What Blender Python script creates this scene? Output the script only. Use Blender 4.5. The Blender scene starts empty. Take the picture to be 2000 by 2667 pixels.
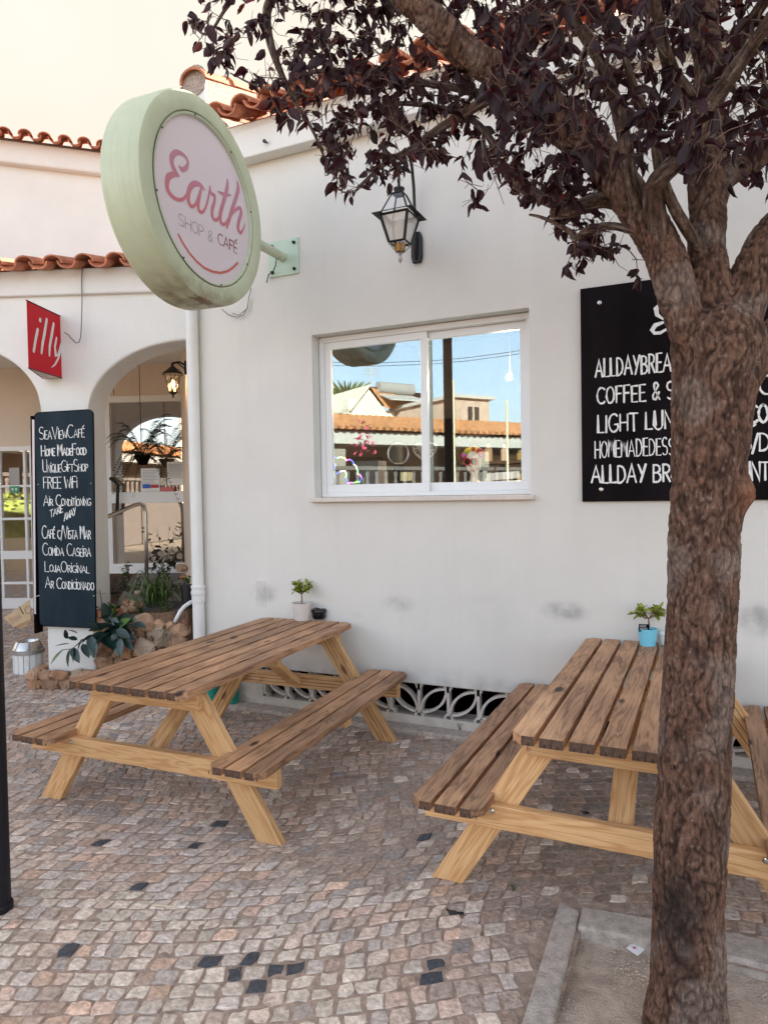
import bpy, bmesh, math, random
import numpy as np
from mathutils import Vector, Matrix, noise
random.seed(7); rng=np.random.default_rng(7)
S=bpy.context.scene; COL=S.collection
# ---------------------------------------------------------------- camera
F_PX=1808.4; YAW=-.4319; PIT=-.0269; ROL=-.0171; CAM=np.array([0,-4.4877,1.6618])
fw=np.array([math.sin(YAW)*math.cos(PIT),math.cos(YAW)*math.cos(PIT),math.sin(PIT)])
rt=np.array([math.cos(YAW),-math.sin(YAW),0.]); up_=np.cross(rt,fw)
r2=rt*math.cos(ROL)+up_*math.sin(ROL); u2=-rt*math.sin(ROL)+up_*math.cos(ROL)
cam=bpy.data.cameras.new('camera'); co=bpy.data.objects.new('camera',cam); COL.objects.link(co)
m=Matrix([[r2[i],u2[i],-fw[i]] for i in range(3)]).to_4x4(); m.translation=Vector(CAM); co.matrix_world=m
cam.sensor_fit='VERTICAL'; cam.sensor_height=36; cam.lens=F_PX/2667*36; cam.clip_start=.05; cam.clip_end=800
S.camera=co
# ---------------------------------------------------------------- world, sun, exposure
SUN_EL=20; SUN_AZ=20      # azimuth measured from +Y towards +X
w=bpy.data.worlds.new('World'); S.world=w; w.use_nodes=True
nt=w.node_tree; nt.nodes.clear()
sky=nt.nodes.new('ShaderNodeTexSky'); sky.sky_type='NISHITA'; sky.sun_disc=False
sky.sun_elevation=math.radians(SUN_EL); sky.sun_rotation=math.radians(SUN_AZ); sky.dust_density=2.0; sky.air_density=1.0
bg=nt.nodes.new('ShaderNodeBackground'); bg.inputs[1].default_value=.10
wo=nt.nodes.new('ShaderNodeOutputWorld'); # thin bright cream cloud veil over the half of the sky towards the sun, clear blue behind
tcw=nt.nodes.new('ShaderNodeTexCoord'); spw=nt.nodes.new('ShaderNodeSeparateXYZ'); nt.links.new(tcw.outputs['Generated'],spw.inputs[0])
mrw=nt.nodes.new('ShaderNodeMapRange'); mrw.interpolation_type='SMOOTHSTEP'; mrw.inputs[1].default_value=-.35; mrw.inputs[2].default_value=.4; nt.links.new(spw.outputs[1],mrw.inputs[0])
nzw=nt.nodes.new('ShaderNodeTexNoise'); nzw.inputs['Scale'].default_value=2.2; nzw.inputs['Detail'].default_value=4; nt.links.new(tcw.outputs['Generated'],nzw.inputs[0])
rpw=nt.nodes.new('ShaderNodeValToRGB'); rpw.color_ramp.elements[0].position=.3; rpw.color_ramp.elements[1].position=.7; rpw.color_ramp.elements[0].color=(1.68,1.47,1.20,1); rpw.color_ramp.elements[1].color=(1.76,1.68,1.51,1); nt.links.new(nzw.outputs[0],rpw.inputs[0])
hsw=nt.nodes.new('ShaderNodeHueSaturation'); hsw.inputs['Saturation'].default_value=.5; nt.links.new(sky.outputs[0],hsw.inputs['Color'])
mxw=nt.nodes.new('ShaderNodeMix'); mxw.data_type='RGBA'; nt.links.new(mrw.outputs[0],mxw.inputs[0]); nt.links.new(hsw.outputs[0],mxw.inputs[6]); nt.links.new(rpw.outputs[0],mxw.inputs[7])
nt.links.new(mxw.outputs[2],bg.inputs[0]); nt.links.new(bg.outputs[0],wo.inputs[0])
sl=bpy.data.lights.new('sun','SUN'); sl.energy=5.0; sl.angle=math.radians(.5); sl.color=(1,.90,.74)
so=bpy.data.objects.new('sun',sl); COL.objects.link(so)
sd=Vector((math.sin(math.radians(SUN_AZ))*math.cos(math.radians(SUN_EL)),math.cos(math.radians(SUN_AZ))*math.cos(math.radians(SUN_EL)),math.sin(math.radians(SUN_EL))))
so.rotation_euler=sd.to_track_quat('Z','Y').to_euler()
S.view_settings.view_transform='Standard'; S.view_settings.look='None'; S.view_settings.exposure=2.58; S.view_settings.gamma=1
S.view_settings.use_curve_mapping=False
S.render.engine='CYCLES'
# ---------------------------------------------------------------- helpers
def ray(x,y): return fw+r2*(x-1000)/F_PX-u2*(y-1333.5)/F_PX      # view ray of a photo pixel, used to survey planes of the place
def onplane(x,y,p0,n): r=ray(x,y); t=np.dot(np.array(p0)-CAM,n)/np.dot(r,n); return CAM+r*t
def ony(x,y,Y=0): return onplane(x,y,(0,Y,0),(0,1,0))
def onz(x,y,z=0): return onplane(x,y,(0,0,z),(0,0,1))
def atd(x,y,t): return CAM+ray(x,y)*t
def projn(P):
    d=np.asarray(P)-CAM; z=d@fw; return 1000+F_PX*(d@r2)/z, 1333.5-F_PX*(d@u2)/z, z
TH=math.radians(20.7); A0=np.array([-5.2,-.12]); U=np.array([math.cos(TH),math.sin(TH)]); N=np.array([-math.sin(TH),math.cos(TH)])
def AW(s,d,z): q=A0+U*s+N*d; return (q[0],q[1],z)
def onA(x,y,d=0):
    P=onplane(x,y,(*(A0+N*d),0),(N[0],N[1],0)); return float((P[:2]-A0)@U),float(P[2])
def rnd(a,b): return random.uniform(a,b)

class MB:
    def __init__(s): s.v=[];s.f=[];s.m=[]
    def add(s,vs,fs,mi=0):
        o=len(s.v); s.v+= [tuple(v) for v in vs]; s.f+=[tuple(i+o for i in f) for f in fs]; s.m+=[mi]*len(fs); return s
    def quad(s,a,b,c,d,mi=0): return s.add([a,b,c,d],[(0,1,2,3)],mi)
    def box(s,x0,x1,y0,y1,z0,z1,mi=0,M=None):
        vs=[Vector((x,y,z)) for x in (x0,x1) for y in (y0,y1) for z in (z0,z1)]
        if M is not None: vs=[M@v for v in vs]
        return s.add(vs,[(0,1,3,2),(4,6,7,5),(0,4,5,1),(2,3,7,6),(0,2,6,4),(1,5,7,3)],mi)
    def tube(s,path,rad,n=8,mi=0,cap=True):
        P=[Vector(p) for p in path]; R=rad if hasattr(rad,'__len__') else [rad]*len(P)
        ref=None; rings=[]
        for i,p in enumerate(P):
            t=(P[min(i+1,len(P)-1)]-P[max(i-1,0)])
            t=t.normalized() if t.length>1e-9 else Vector((0,0,1))
            if ref is None: ref=Vector((1,0,0)) if abs(t.x)<.8 else Vector((0,1,0))
            a=(ref-t*ref.dot(t)).normalized(); ref=a; b=t.cross(a)
            rings.append([p+(a*math.cos(2*math.pi*k/n)+b*math.sin(2*math.pi*k/n))*R[i] for k in range(n)])
        vs=[v for r in rings for v in r]; fs=[]
        for i in range(len(P)-1):
            for k in range(n): fs.append((i*n+k,i*n+(k+1)%n,(i+1)*n+(k+1)%n,(i+1)*n+k))
        if cap: fs.append(tuple(range(n))[::-1]); fs.append(tuple((len(P)-1)*n+k for k in range(n)))
        return s.add(vs,fs,mi)
    def lathe(s,prof,n=24,c=(0,0,0),mi=0,M=None):
        vs=[];fs=[]
        for r,z in prof:
            for k in range(n):
                v=Vector((c[0]+r*math.cos(2*math.pi*k/n),c[1]+r*math.sin(2*math.pi*k/n),c[2]+z)); vs.append(M@v if M is not None else v)
        for i in range(len(prof)-1):
            for k in range(n): fs.append((i*n+k,i*n+(k+1)%n,(i+1)*n+(k+1)%n,(i+1)*n+k))
        return s.add(vs,fs,mi)
    def prism(s,poly,ext,mi=0):      # poly: 3D pts, ext: vector
        n=len(poly); e=Vector(ext); vs=[Vector(p) for p in poly]+[Vector(p)+e for p in poly]
        return s.add(vs,[tuple(range(n))[::-1],tuple(range(n,2*n))]+[(i,(i+1)%n,n+(i+1)%n,n+i) for i in range(n)],mi)
    def build(s,name,mats,parent=None,smooth=False,loc=None,bevel=0,seg=2,kind=None,fixn=True):
        me=bpy.data.meshes.new(name); me.from_pydata(s.v,[],s.f)
        for mt in (mats if isinstance(mats,(list,tuple)) else [mats]): me.materials.append(mt)
        me.polygons.foreach_set('material_index',s.m)
        if fixn:
            b=bmesh.new(); b.from_mesh(me); bmesh.ops.remove_doubles(b,verts=b.verts,dist=1e-5); bmesh.ops.recalc_face_normals(b,faces=b.faces); b.to_mesh(me); b.free()
        if smooth: me.polygons.foreach_set('use_smooth',[True]*len(me.polygons))
        me.update(); o=bpy.data.objects.new(name,me); COL.objects.link(o)
        if loc is not None:
            me.transform(Matrix.Translation(-Vector(loc))); o.location=Vector(loc)
        if parent is not None:
            o.parent=parent; o.matrix_parent_inverse=world_inv(parent)
        if bevel:
            md=o.modifiers.new('bevel','BEVEL'); md.width=bevel; md.segments=seg; md.limit_method='ANGLE'; md.angle_limit=math.radians(35)
        if kind: o['kind']=kind
        return o
def world_inv(p):
    M=Matrix.Identity(4); q=p
    while q is not None: M=q.matrix_basis@M if q.parent is None else (q.matrix_parent_inverse@q.matrix_basis)@M; q=q.parent
    return M.inverted()
def tag(o,label=None,cat=None,group=None,kind=None):
    if label:o['label']=label
    if cat:o['category']=cat
    if group:o['group']=group
    if kind:o['kind']=kind
    return o
def thing(name,label,cat,loc=(0,0,0),rz=0,group=None):
    o=bpy.data.objects.new(name,None); COL.objects.link(o); o.location=loc; o.rotation_euler=(0,0,rz); o.empty_display_size=.1
    return tag(o,label,cat,group)
def copy_tree(o,parent=None):
    c=o.copy(); COL.objects.link(c)
    if parent is not None: c.parent=parent
    for ch in list(o.children): copy_tree(ch,c)
    return c
# ---------------------------------------------------------------- materials
def mat(name,col,rough=.8,var=0,scale=8,bump=0,bscale=40,metal=0,stretch=(1,1,1),col2=None,spec=None,objrand=0,detail=6,coord='Object'):
    M=bpy.data.materials.new(name); M.use_nodes=True; t=M.node_tree; n=t.nodes; L=t.links
    p=n['Principled BSDF']; p.inputs['Base Color'].default_value=(*col,1); p.inputs['Roughness'].default_value=rough; p.inputs['Metallic'].default_value=metal
    if spec is not None: p.inputs['Specular IOR Level'].default_value=spec
    tc=n.new('ShaderNodeTexCoord'); mp=n.new('ShaderNodeMapping'); L.new(tc.outputs[coord],mp.inputs[0]); mp.inputs['Scale'].default_value=stretch
    if objrand:
        oi=n.new('ShaderNodeObjectInfo'); sc=n.new('ShaderNodeVectorMath'); sc.operation='SCALE'; cx=n.new('ShaderNodeCombineXYZ')
        for i in range(3): L.new(oi.outputs['Random'],cx.inputs[i])
        L.new(cx.outputs[0],sc.inputs[0]); sc.inputs['Scale'].default_value=37; L.new(sc.outputs[0],mp.inputs['Location'])
    if var or col2:
        c2=col2 or tuple(max(0,c*(1-var)) for c in col); c1=col if col2 else tuple(min(1,c*(1+var)) for c in col)
        nz=n.new('ShaderNodeTexNoise'); nz.inputs['Scale'].default_value=scale; nz.inputs['Detail'].default_value=detail; nz.inputs['Roughness'].default_value=.62; L.new(mp.outputs[0],nz.inputs[0])
        cr=n.new('ShaderNodeValToRGB'); cr.color_ramp.elements[0].position=.35; cr.color_ramp.elements[1].position=.65
        cr.color_ramp.elements[0].color=(*c2,1); cr.color_ramp.elements[1].color=(*c1,1); L.new(nz.outputs[0],cr.inputs[0]); L.new(cr.outputs[0],p.inputs['Base Color'])
    if bump:
        nb=n.new('ShaderNodeTexNoise'); nb.inputs['Scale'].default_value=bscale; nb.inputs['Detail'].default_value=6; L.new(mp.outputs[0],nb.inputs[0])
        b=n.new('ShaderNodeBump'); b.inputs['Strength'].default_value=bump; b.inputs['Distance'].default_value=.01; L.new(nb.outputs[0],b.inputs['Height']); L.new(b.outputs[0],p.inputs['Normal'])
    return M
def basecol(M): return M.node_tree.nodes['Principled BSDF'].inputs['Base Color']
def mulcol(M,colsock,col2,fac_sock,mode='MIX'):
    t=M.node_tree; mx=t.nodes.new('ShaderNodeMix'); mx.data_type='RGBA'; mx.blend_type=mode
    t.links.new(fac_sock,mx.inputs[0]); 
    if colsock is not None: t.links.new(colsock,mx.inputs[6])
    else: mx.inputs[6].default_value=basecol(M).default_value
    mx.inputs[7].default_value=(*col2,1); t.links.new(mx.outputs[2],basecol(M)); return mx
def cursock(M):
    l=basecol(M).links; return l[0].from_socket if l else None
def spots(M,cs,col,scale=9):     # dirt smudges with their own place: cs=[(x,y,z,rx,rz,strength)]
    t=M.node_tree;n=t.nodes;L=t.links; tc=n.new('ShaderNodeTexCoord'); nz=n.new('ShaderNodeTexNoise'); nz.inputs['Scale'].default_value=scale; nz.inputs['Detail'].default_value=7
    L.new(tc.outputs['Object'],nz.inputs[0]); acc=None
    for (x,y,z,rx,rz,st) in cs:
        mp=n.new('ShaderNodeMapping'); mp.vector_type='POINT'; mp.inputs['Location'].default_value=(-x/rx,-y,-z/rz); mp.inputs['Scale'].default_value=(1/rx,1,1/rz)
        L.new(tc.outputs['Object'],mp.inputs[0]); ln=n.new('ShaderNodeVectorMath'); ln.operation='LENGTH'; L.new(mp.outputs[0],ln.inputs[0])
        mr=n.new('ShaderNodeMapRange'); mr.interpolation_type='SMOOTHSTEP'; mr.inputs[1].default_value=1; mr.inputs[2].default_value=0; mr.inputs[3].default_value=0; mr.inputs[4].default_value=st
        L.new(ln.outputs['Value'],mr.inputs[0]); 
        if acc is None: acc=mr.outputs[0]
        else:
            a=n.new('ShaderNodeMath'); a.operation='MAXIMUM'; L.new(acc,a.inputs[0]); L.new(mr.outputs[0],a.inputs[1]); acc=a.outputs[0]
    r=n.new('ShaderNodeMapRange'); r.inputs[1].default_value=.3; r.inputs[2].default_value=.75; L.new(nz.outputs[0],r.inputs[0])
    k=n.new('ShaderNodeMath'); k.operation='MULTIPLY'; L.new(acc,k.inputs[0]); L.new(r.outputs[0],k.inputs[1])
    mulcol(M,cursock(M),col,k.outputs[0])
def glassmat(name,fac=.35,tint=(1,1,1),gtint=(1,1,1)):
    M=bpy.data.materials.new(name); M.use_nodes=True; t=M.node_tree; n=t.nodes; n.clear(); L=t.links
    tr=n.new('ShaderNodeBsdfTransparent'); tr.inputs[0].default_value=(*tint,1); g=n.new('ShaderNodeBsdfGlossy'); g.inputs['Roughness'].default_value=0.0; g.inputs[0].default_value=(*gtint,1)
    fr=n.new('ShaderNodeFresnel'); fr.inputs[0].default_value=1.5; ad=n.new('ShaderNodeMath'); ad.operation='ADD'; ad.use_clamp=True; L.new(fr.outputs[0],ad.inputs[0]); ad.inputs[1].default_value=fac
    mx=n.new('ShaderNodeMixShader'); L.new(ad.outputs[0],mx.inputs[0]); L.new(tr.outputs[0],mx.inputs[1]); L.new(g.outputs[0],mx.inputs[2])
    o=n.new('ShaderNodeOutputMaterial'); L.new(mx.outputs[0],o.inputs[0]); return M
def emis(name,col,st):
    M=mat(name,col,.5); p=M.node_tree.nodes['Principled BSDF']; p.inputs['Emission Color'].default_value=(*col,1); p.inputs['Emission Strength'].default_value=st; return M
def woodmat(name,light,dark,knot,rough=.65,wear=0,endcol=None):
    M=bpy.data.materials.new(name); M.use_nodes=True; t=M.node_tree; n=t.nodes; L=t.links; p=n['Principled BSDF']; p.inputs['Roughness'].default_value=rough
    tc=n.new('ShaderNodeTexCoord'); oi=n.new('ShaderNodeObjectInfo'); cx=n.new('ShaderNodeCombineXYZ')
    mu=n.new('ShaderNodeMath'); mu.operation='MULTIPLY'; mu.inputs[1].default_value=53; L.new(oi.outputs['Random'],mu.inputs[0])
    for i in range(3): L.new(mu.outputs[0],cx.inputs[i])
    ad=n.new('ShaderNodeVectorMath'); L.new(tc.outputs['Object'],ad.inputs[0]); L.new(cx.outputs[0],ad.inputs[1])
    mp=n.new('ShaderNodeMapping'); mp.inputs['Scale'].default_value=(11,.9,11); L.new(ad.outputs[0],mp.inputs[0])
    nz=n.new('ShaderNodeTexNoise'); nz.inputs['Scale'].default_value=1.6; nz.inputs['Detail'].default_value=3; nz.inputs['Distortion'].default_value=.6; L.new(mp.outputs[0],nz.inputs[0])
    # growth rings: sine of the noise field
    m1=n.new('ShaderNodeMath'); m1.operation='MULTIPLY'; m1.inputs[1].default_value=46; L.new(nz.outputs[0],m1.inputs[0])
    m2=n.new('ShaderNodeMath'); m2.operation='SINE'; L.new(m1.outputs[0],m2.inputs[0])
    mr=n.new('ShaderNodeMapRange'); mr.inputs[1].default_value=-1; mr.inputs[2].default_value=1; L.new(m2.outputs[0],mr.inputs[0])
    pw=n.new('ShaderNodeMath'); pw.operation='POWER'; pw.inputs[1].default_value=1.8; L.new(mr.outputs[0],pw.inputs[0])
    mp2=n.new('ShaderNodeMapping'); mp2.inputs['Scale'].default_value=(90,3,90); L.new(ad.outputs[0],mp2.inputs[0])
    fine=n.new('ShaderNodeTexNoise'); fine.inputs['Scale'].default_value=2; fine.inputs['Detail'].default_value=5; L.new(mp2.outputs[0],fine.inputs[0])
    big=n.new('ShaderNodeTexNoise'); big.inputs['Scale'].default_value=2.2; big.inputs['Detail'].default_value=4; L.new(ad.outputs[0],big.inputs[0])
    a1=n.new('ShaderNodeMath'); a1.operation='MULTIPLY_ADD'; a1.inputs[1].default_value=.55; L.new(pw.outputs[0],a1.inputs[0]); L.new(fine.outputs[0],a1.inputs[2])
    a2=n.new('ShaderNodeMath'); a2.operation='MULTIPLY'; a2.inputs[1].default_value=.72; L.new(a1.outputs[0],a2.inputs[0])
    cr=n.new('ShaderNodeValToRGB'); e=cr.color_ramp.elements; e[0].position=.25; e[0].color=(*light,1); e[1].position=.8; e[1].color=(*dark,1); L.new(a2.outputs[0],cr.inputs[0]); L.new(cr.outputs[0],p.inputs['Base Color'])
    # wear / blotches
    mr2=n.new('ShaderNodeMapRange'); mr2.inputs[1].default_value=.45; mr2.inputs[2].default_value=.7; mr2.inputs[4].default_value=.55 if wear else .25; L.new(big.outputs[0],mr2.inputs[0])
    mulcol(M,cursock(M),tuple(c*1.55 for c in light) if wear else dark,mr2.outputs[0])
    # knots
    mp3=n.new('ShaderNodeMapping'); mp3.inputs['Scale'].default_value=(7,2.6,7); L.new(ad.outputs[0],mp3.inputs[0])
    vo=n.new('ShaderNodeTexVoronoi'); vo.inputs['Scale'].default_value=1; L.new(mp3.outputs[0],vo.inputs[0])
    k=n.new('ShaderNodeMapRange'); k.interpolation_type='SMOOTHSTEP'; k.inputs[1].default_value=.16; k.inputs[2].default_value=.08; L.new(vo.outputs['Distance'],k.inputs[0])
    mulcol(M,cursock(M),knot,k.outputs[0])
    # every board its own tone
    hr=n.new('ShaderNodeMapRange'); hr.inputs[3].default_value=.82; hr.inputs[4].default_value=1.22; L.new(oi.outputs['Random'],hr.inputs[0])
    hs=n.new('ShaderNodeHueSaturation'); L.new(cursock(M),hs.inputs['Color']); L.new(hr.outputs[0],hs.inputs['Value']); L.new(hs.outputs[0],p.inputs['Base Color'])
    b=n.new('ShaderNodeBump'); b.inputs['Strength'].default_value=.35; b.inputs['Distance'].default_value=.003; L.new(a2.outputs[0],b.inputs['Height']); L.new(b.outputs[0],p.inputs['Normal'])
    return M
def vcolmat(name,rough=.8,bump=.4,bscale=60,var=.25,vscale=25,spec=.5,attr='Col',stretch=(1,1,1)):
    M=mat(name,(.5,.5,.5),rough,0,1,bump,bscale,spec=spec,stretch=stretch); t=M.node_tree;n=t.nodes;L=t.links
    a=n.new('ShaderNodeVertexColor'); a.layer_name=attr
    tc=n.new('ShaderNodeTexCoord'); nz=n.new('ShaderNodeTexNoise'); nz.inputs['Scale'].default_value=vscale; nz.inputs['Detail'].default_value=8; nz.inputs['Roughness'].default_value=.65; L.new(tc.outputs['Object'],nz.inputs[0])
    mr=n.new('ShaderNodeMapRange'); mr.inputs[1].default_value=.3; mr.inputs[2].default_value=.7; mr.inputs[3].default_value=1-var; mr.inputs[4].default_value=1+var; L.new(nz.outputs[0],mr.inputs[0])
    hs=n.new('ShaderNodeHueSaturation'); L.new(a.outputs[0],hs.inputs['Color']); L.new(mr.outputs[0],hs.inputs['Value']); L.new(hs.outputs[0],basecol(M)); return M
def setcol(me,cols):     # per-vertex colours
    ca=me.color_attributes.new('Col','FLOAT_COLOR','POINT'); a=np.ones((len(me.vertices),4),np.float32); a[:,:3]=cols; ca.data.foreach_set('color',a.ravel())

M_plaster=mat('plaster_white',(.70,.67,.625),.9,.05,.9,.22,9)
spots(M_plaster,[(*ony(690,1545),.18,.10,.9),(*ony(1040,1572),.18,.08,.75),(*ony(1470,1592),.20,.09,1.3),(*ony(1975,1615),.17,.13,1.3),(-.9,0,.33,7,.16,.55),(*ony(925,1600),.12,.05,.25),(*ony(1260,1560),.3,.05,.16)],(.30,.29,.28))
M_plaster2=mat('plaster_warm_white',(.78,.765,.73),.9,.03,1.5,.3,40)
M_beige=mat('interior_beige',(.62,.47,.34),.9,.03,2,.1,40)
M_concrete=mat('concrete_kerb',(.47,.40,.35),.92,.22,30,.8,120)
M_vent=mat('cast_vent_block',(.60,.55,.50),.9,.1,12,.5,60)
M_rough=mat('rough_render',(.36,.29,.24),.95,.35,60,1,70)
M_tile=mat('terracotta_tile',(.50,.185,.10),.85,.3,9,.5,40,objrand=1)
M_tile_in=mat('terracotta_dark',(.26,.09,.05),.9,.3,9,.4,40)
M_void=mat('dark_void',(.006,.003,.003),.95,spec=.05)
M_alu=mat('white_aluminium',(.80,.80,.80),.35)
M_sill=mat('sill_stone',(.68,.60,.54),.6,.06,20)
M_pvc=mat('white_pvc',(.76,.75,.73),.45,.03,6)
M_blackmetal=mat('black_metal',(.010,.008,.009),.5,bump=.1,bscale=80)
M_darkgrey=mat('anthracite_paint',(.012,.012,.016),.5,spec=.25)
M_steel=mat('brushed_steel',(.6,.58,.55),.25,metal=1)
M_glass=glassmat('window_glass',.12,gtint=(.68,.88,.98)); M_glassc=glassmat('clear_glass',.06)
M_frost=mat('frosted_glass',(.70,.66,.60),.3)
M_frost.node_tree.nodes['Principled BSDF'].inputs['Alpha'].default_value=.62
M_doorglass=glassmat('door_glass',.2)
M_green=mat('sign_green_paint',(.53,.575,.415),.5,.05,10)
M_black=mat('blackboard_black',(.010,.007,.009),.8,0,3,col2=(.003,.0015,.002),stretch=(1,1,.35),spec=.12)
M_slate=mat('blackboard_blue',(.022,.038,.052),.65,0,4,col2=(.010,.021,.032),stretch=(1,1,.4),spec=.2)
M_chalk=mat('chalk_white',(.80,.79,.77),.9,.12,60)
M_red=mat('sign_red',(.62,.008,.022),.55,spec=.25)
M_white=mat('gloss_white',(.8,.8,.79),.35)
M_top=woodmat('weathered_decking',(.45,.245,.132),(.175,.085,.046),(.045,.022,.014),.62,wear=1)
M_pine=woodmat('honey_pine',(.70,.435,.21),(.50,.255,.10),(.17,.06,.02),.6)
M_end=mat('stained_end_grain',(.10,.055,.035),.8,.4,60,.3,60)
M_terra=mat('terracotta_pot',(.42,.15,.07),.8,.15,15)
M_soil=mat('potting_soil',(.05,.032,.022),.95,.3,60,.6,80)
M_kraft=mat('kraft_card',(.52,.36,.22),.9,.06,20)
M_ink=mat('ink_dark',(.05,.04,.04),.8)
M_rock=vcolmat('rubble_stone',.9,.9,35,.3,18)
M_cobble=vcolmat('cobble_stone',.55,1.0,50,.42,40,spec=.5)
M_bark=vcolmat('bark',.9,.9,70,.32,45,spec=.25,stretch=(1,1,.35))

t=M_bark.node_tree; n=t.nodes; L=t.links; tc=n.new('ShaderNodeTexCoord'); nz=n.new('ShaderNodeTexNoise'); nz.inputs['Scale'].default_value=9; nz.inputs['Detail'].default_value=4; L.new(tc.outputs['Object'],nz.inputs[0])
ad=n.new('ShaderNodeVectorMath'); ad.operation='MULTIPLY_ADD'; L.new(nz.outputs[1],ad.inputs[0]); ad.inputs[1].default_value=(.045,.045,.045); L.new(tc.outputs['Object'],ad.inputs[2])
mp=n.new('ShaderNodeMapping'); mp.inputs['Scale'].default_value=(85,85,17); L.new(ad.outputs[0],mp.inputs[0]); vo=n.new('ShaderNodeTexVoronoi'); vo.feature='DISTANCE_TO_EDGE'; vo.inputs['Scale'].default_value=1; L.new(mp.outputs[0],vo.inputs[0])
mr=n.new('ShaderNodeMapRange'); mr.inputs[1].default_value=.07; mr.inputs[2].default_value=0; mr.inputs[4].default_value=.40; L.new(vo.outputs[0],mr.inputs[0]); mulcol(M_bark,cursock(M_bark),(.018,.010,.008),mr.outputs[0])
p_=n['Principled BSDF']; ob=p_.inputs['Normal'].links[0].from_node; b2=n.new('ShaderNodeBump'); b2.inputs['Strength'].default_value=.35; b2.inputs['Distance'].default_value=.004; mr2=n.new('ShaderNodeMapRange'); mr2.inputs[1].default_value=0; mr2.inputs[2].default_value=.18; L.new(vo.outputs[0],mr2.inputs[0]); L.new(mr2.outputs[0],b2.inputs['Height']); L.new(ob.outputs[0],b2.inputs['Normal']); L.new(b2.outputs[0],p_.inputs['Normal'])
# faint vertical rain streaks and hairline unevenness on the render
t=M_plaster.node_tree; n=t.nodes; L=t.links; tc=n.new('ShaderNodeTexCoord'); mp=n.new('ShaderNodeMapping'); mp.inputs['Scale'].default_value=(5,1,.5); L.new(tc.outputs['Object'],mp.inputs[0]); nz=n.new('ShaderNodeTexNoise'); nz.inputs['Scale'].default_value=1.5; nz.inputs['Detail'].default_value=6; L.new(mp.outputs[0],nz.inputs[0])
mr=n.new('ShaderNodeMapRange'); mr.inputs[1].default_value=.5; mr.inputs[2].default_value=.8; mr.inputs[4].default_value=.2; L.new(nz.outputs[0],mr.inputs[0]); mulcol(M_plaster,cursock(M_plaster),(.58,.55,.51),mr.outputs[0])
vo=n.new('ShaderNodeTexNoise'); vo.inputs['Scale'].default_value=90; vo.inputs['Detail'].default_value=2; L.new(tc.outputs['Object'],vo.inputs[0]); mr=n.new('ShaderNodeMapRange'); mr.inputs[1].default_value=.76; mr.inputs[2].default_value=.82; mr.inputs[4].default_value=.5; L.new(vo.outputs[0],mr.inputs[0]); mulcol(M_plaster,cursock(M_plaster),(.42,.38,.34),mr.outputs[0])

# ================================================================ GROUND
def gz(x,y):
    d=(np.array([x,y])-A0)@N; s_=(np.array([x,y])-A0)@U
    return max(0,d-.7)*.085
PX0,PX1,PY0,PY1=-.43,1.6,-3.5,-1.83     # planting pit
g=MB(); g.quad((-400,-400,-.13),(400,-400,-.13),(400,400,-.13),(-400,400,-.13)); 
M_asph=mat('street_asphalt',(.32,.265,.205),.9,.15,3)
tag(g.build('street',M_asph),kind='structure')
M_sand=mat('joint_sand',(.43,.315,.25),.95,.3,22,1,180)
xs=sorted(set(list(np.arange(-11,4.01,.25))+[PX0,PX1])); ys=sorted(set(list(np.arange(-5.4,5.01,.25))+[PY0,PY1]))
g=MB(); 
for i in range(len(xs)-1):
    for j in range(len(ys)-1):
        cx,cy=(xs[i]+xs[i+1])/2,(ys[j]+ys[j+1])/2
        if PX0<cx<PX1 and PY0<cy<PY1: continue
        if cy>.25 and cx>-3.5: continue
        g.quad(*[(x,y,gz(x,y)-.0035) for x,y in ((xs[i],ys[j]),(xs[i+1],ys[j]),(xs[i+1],ys[j+1]),(xs[i],ys[j+1]))])
pav=tag(g.build('pavement',M_sand,smooth=True),kind='structure')
g=MB(); g.box(-60,60,-5.6,-5.4,-.2,-.004); tag(g.build('kerb',M_concrete,bevel=.02),kind='structure')
g=MB(); g.box(-60,-11,-5.4,6,-.2,-.012); g.box(4,60,-5.4,0,-.2,-.012); tag(g.build('outer_pavement',mat('far_paving',(.30,.26,.23),.9,.2,12)),kind='structure')
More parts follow.
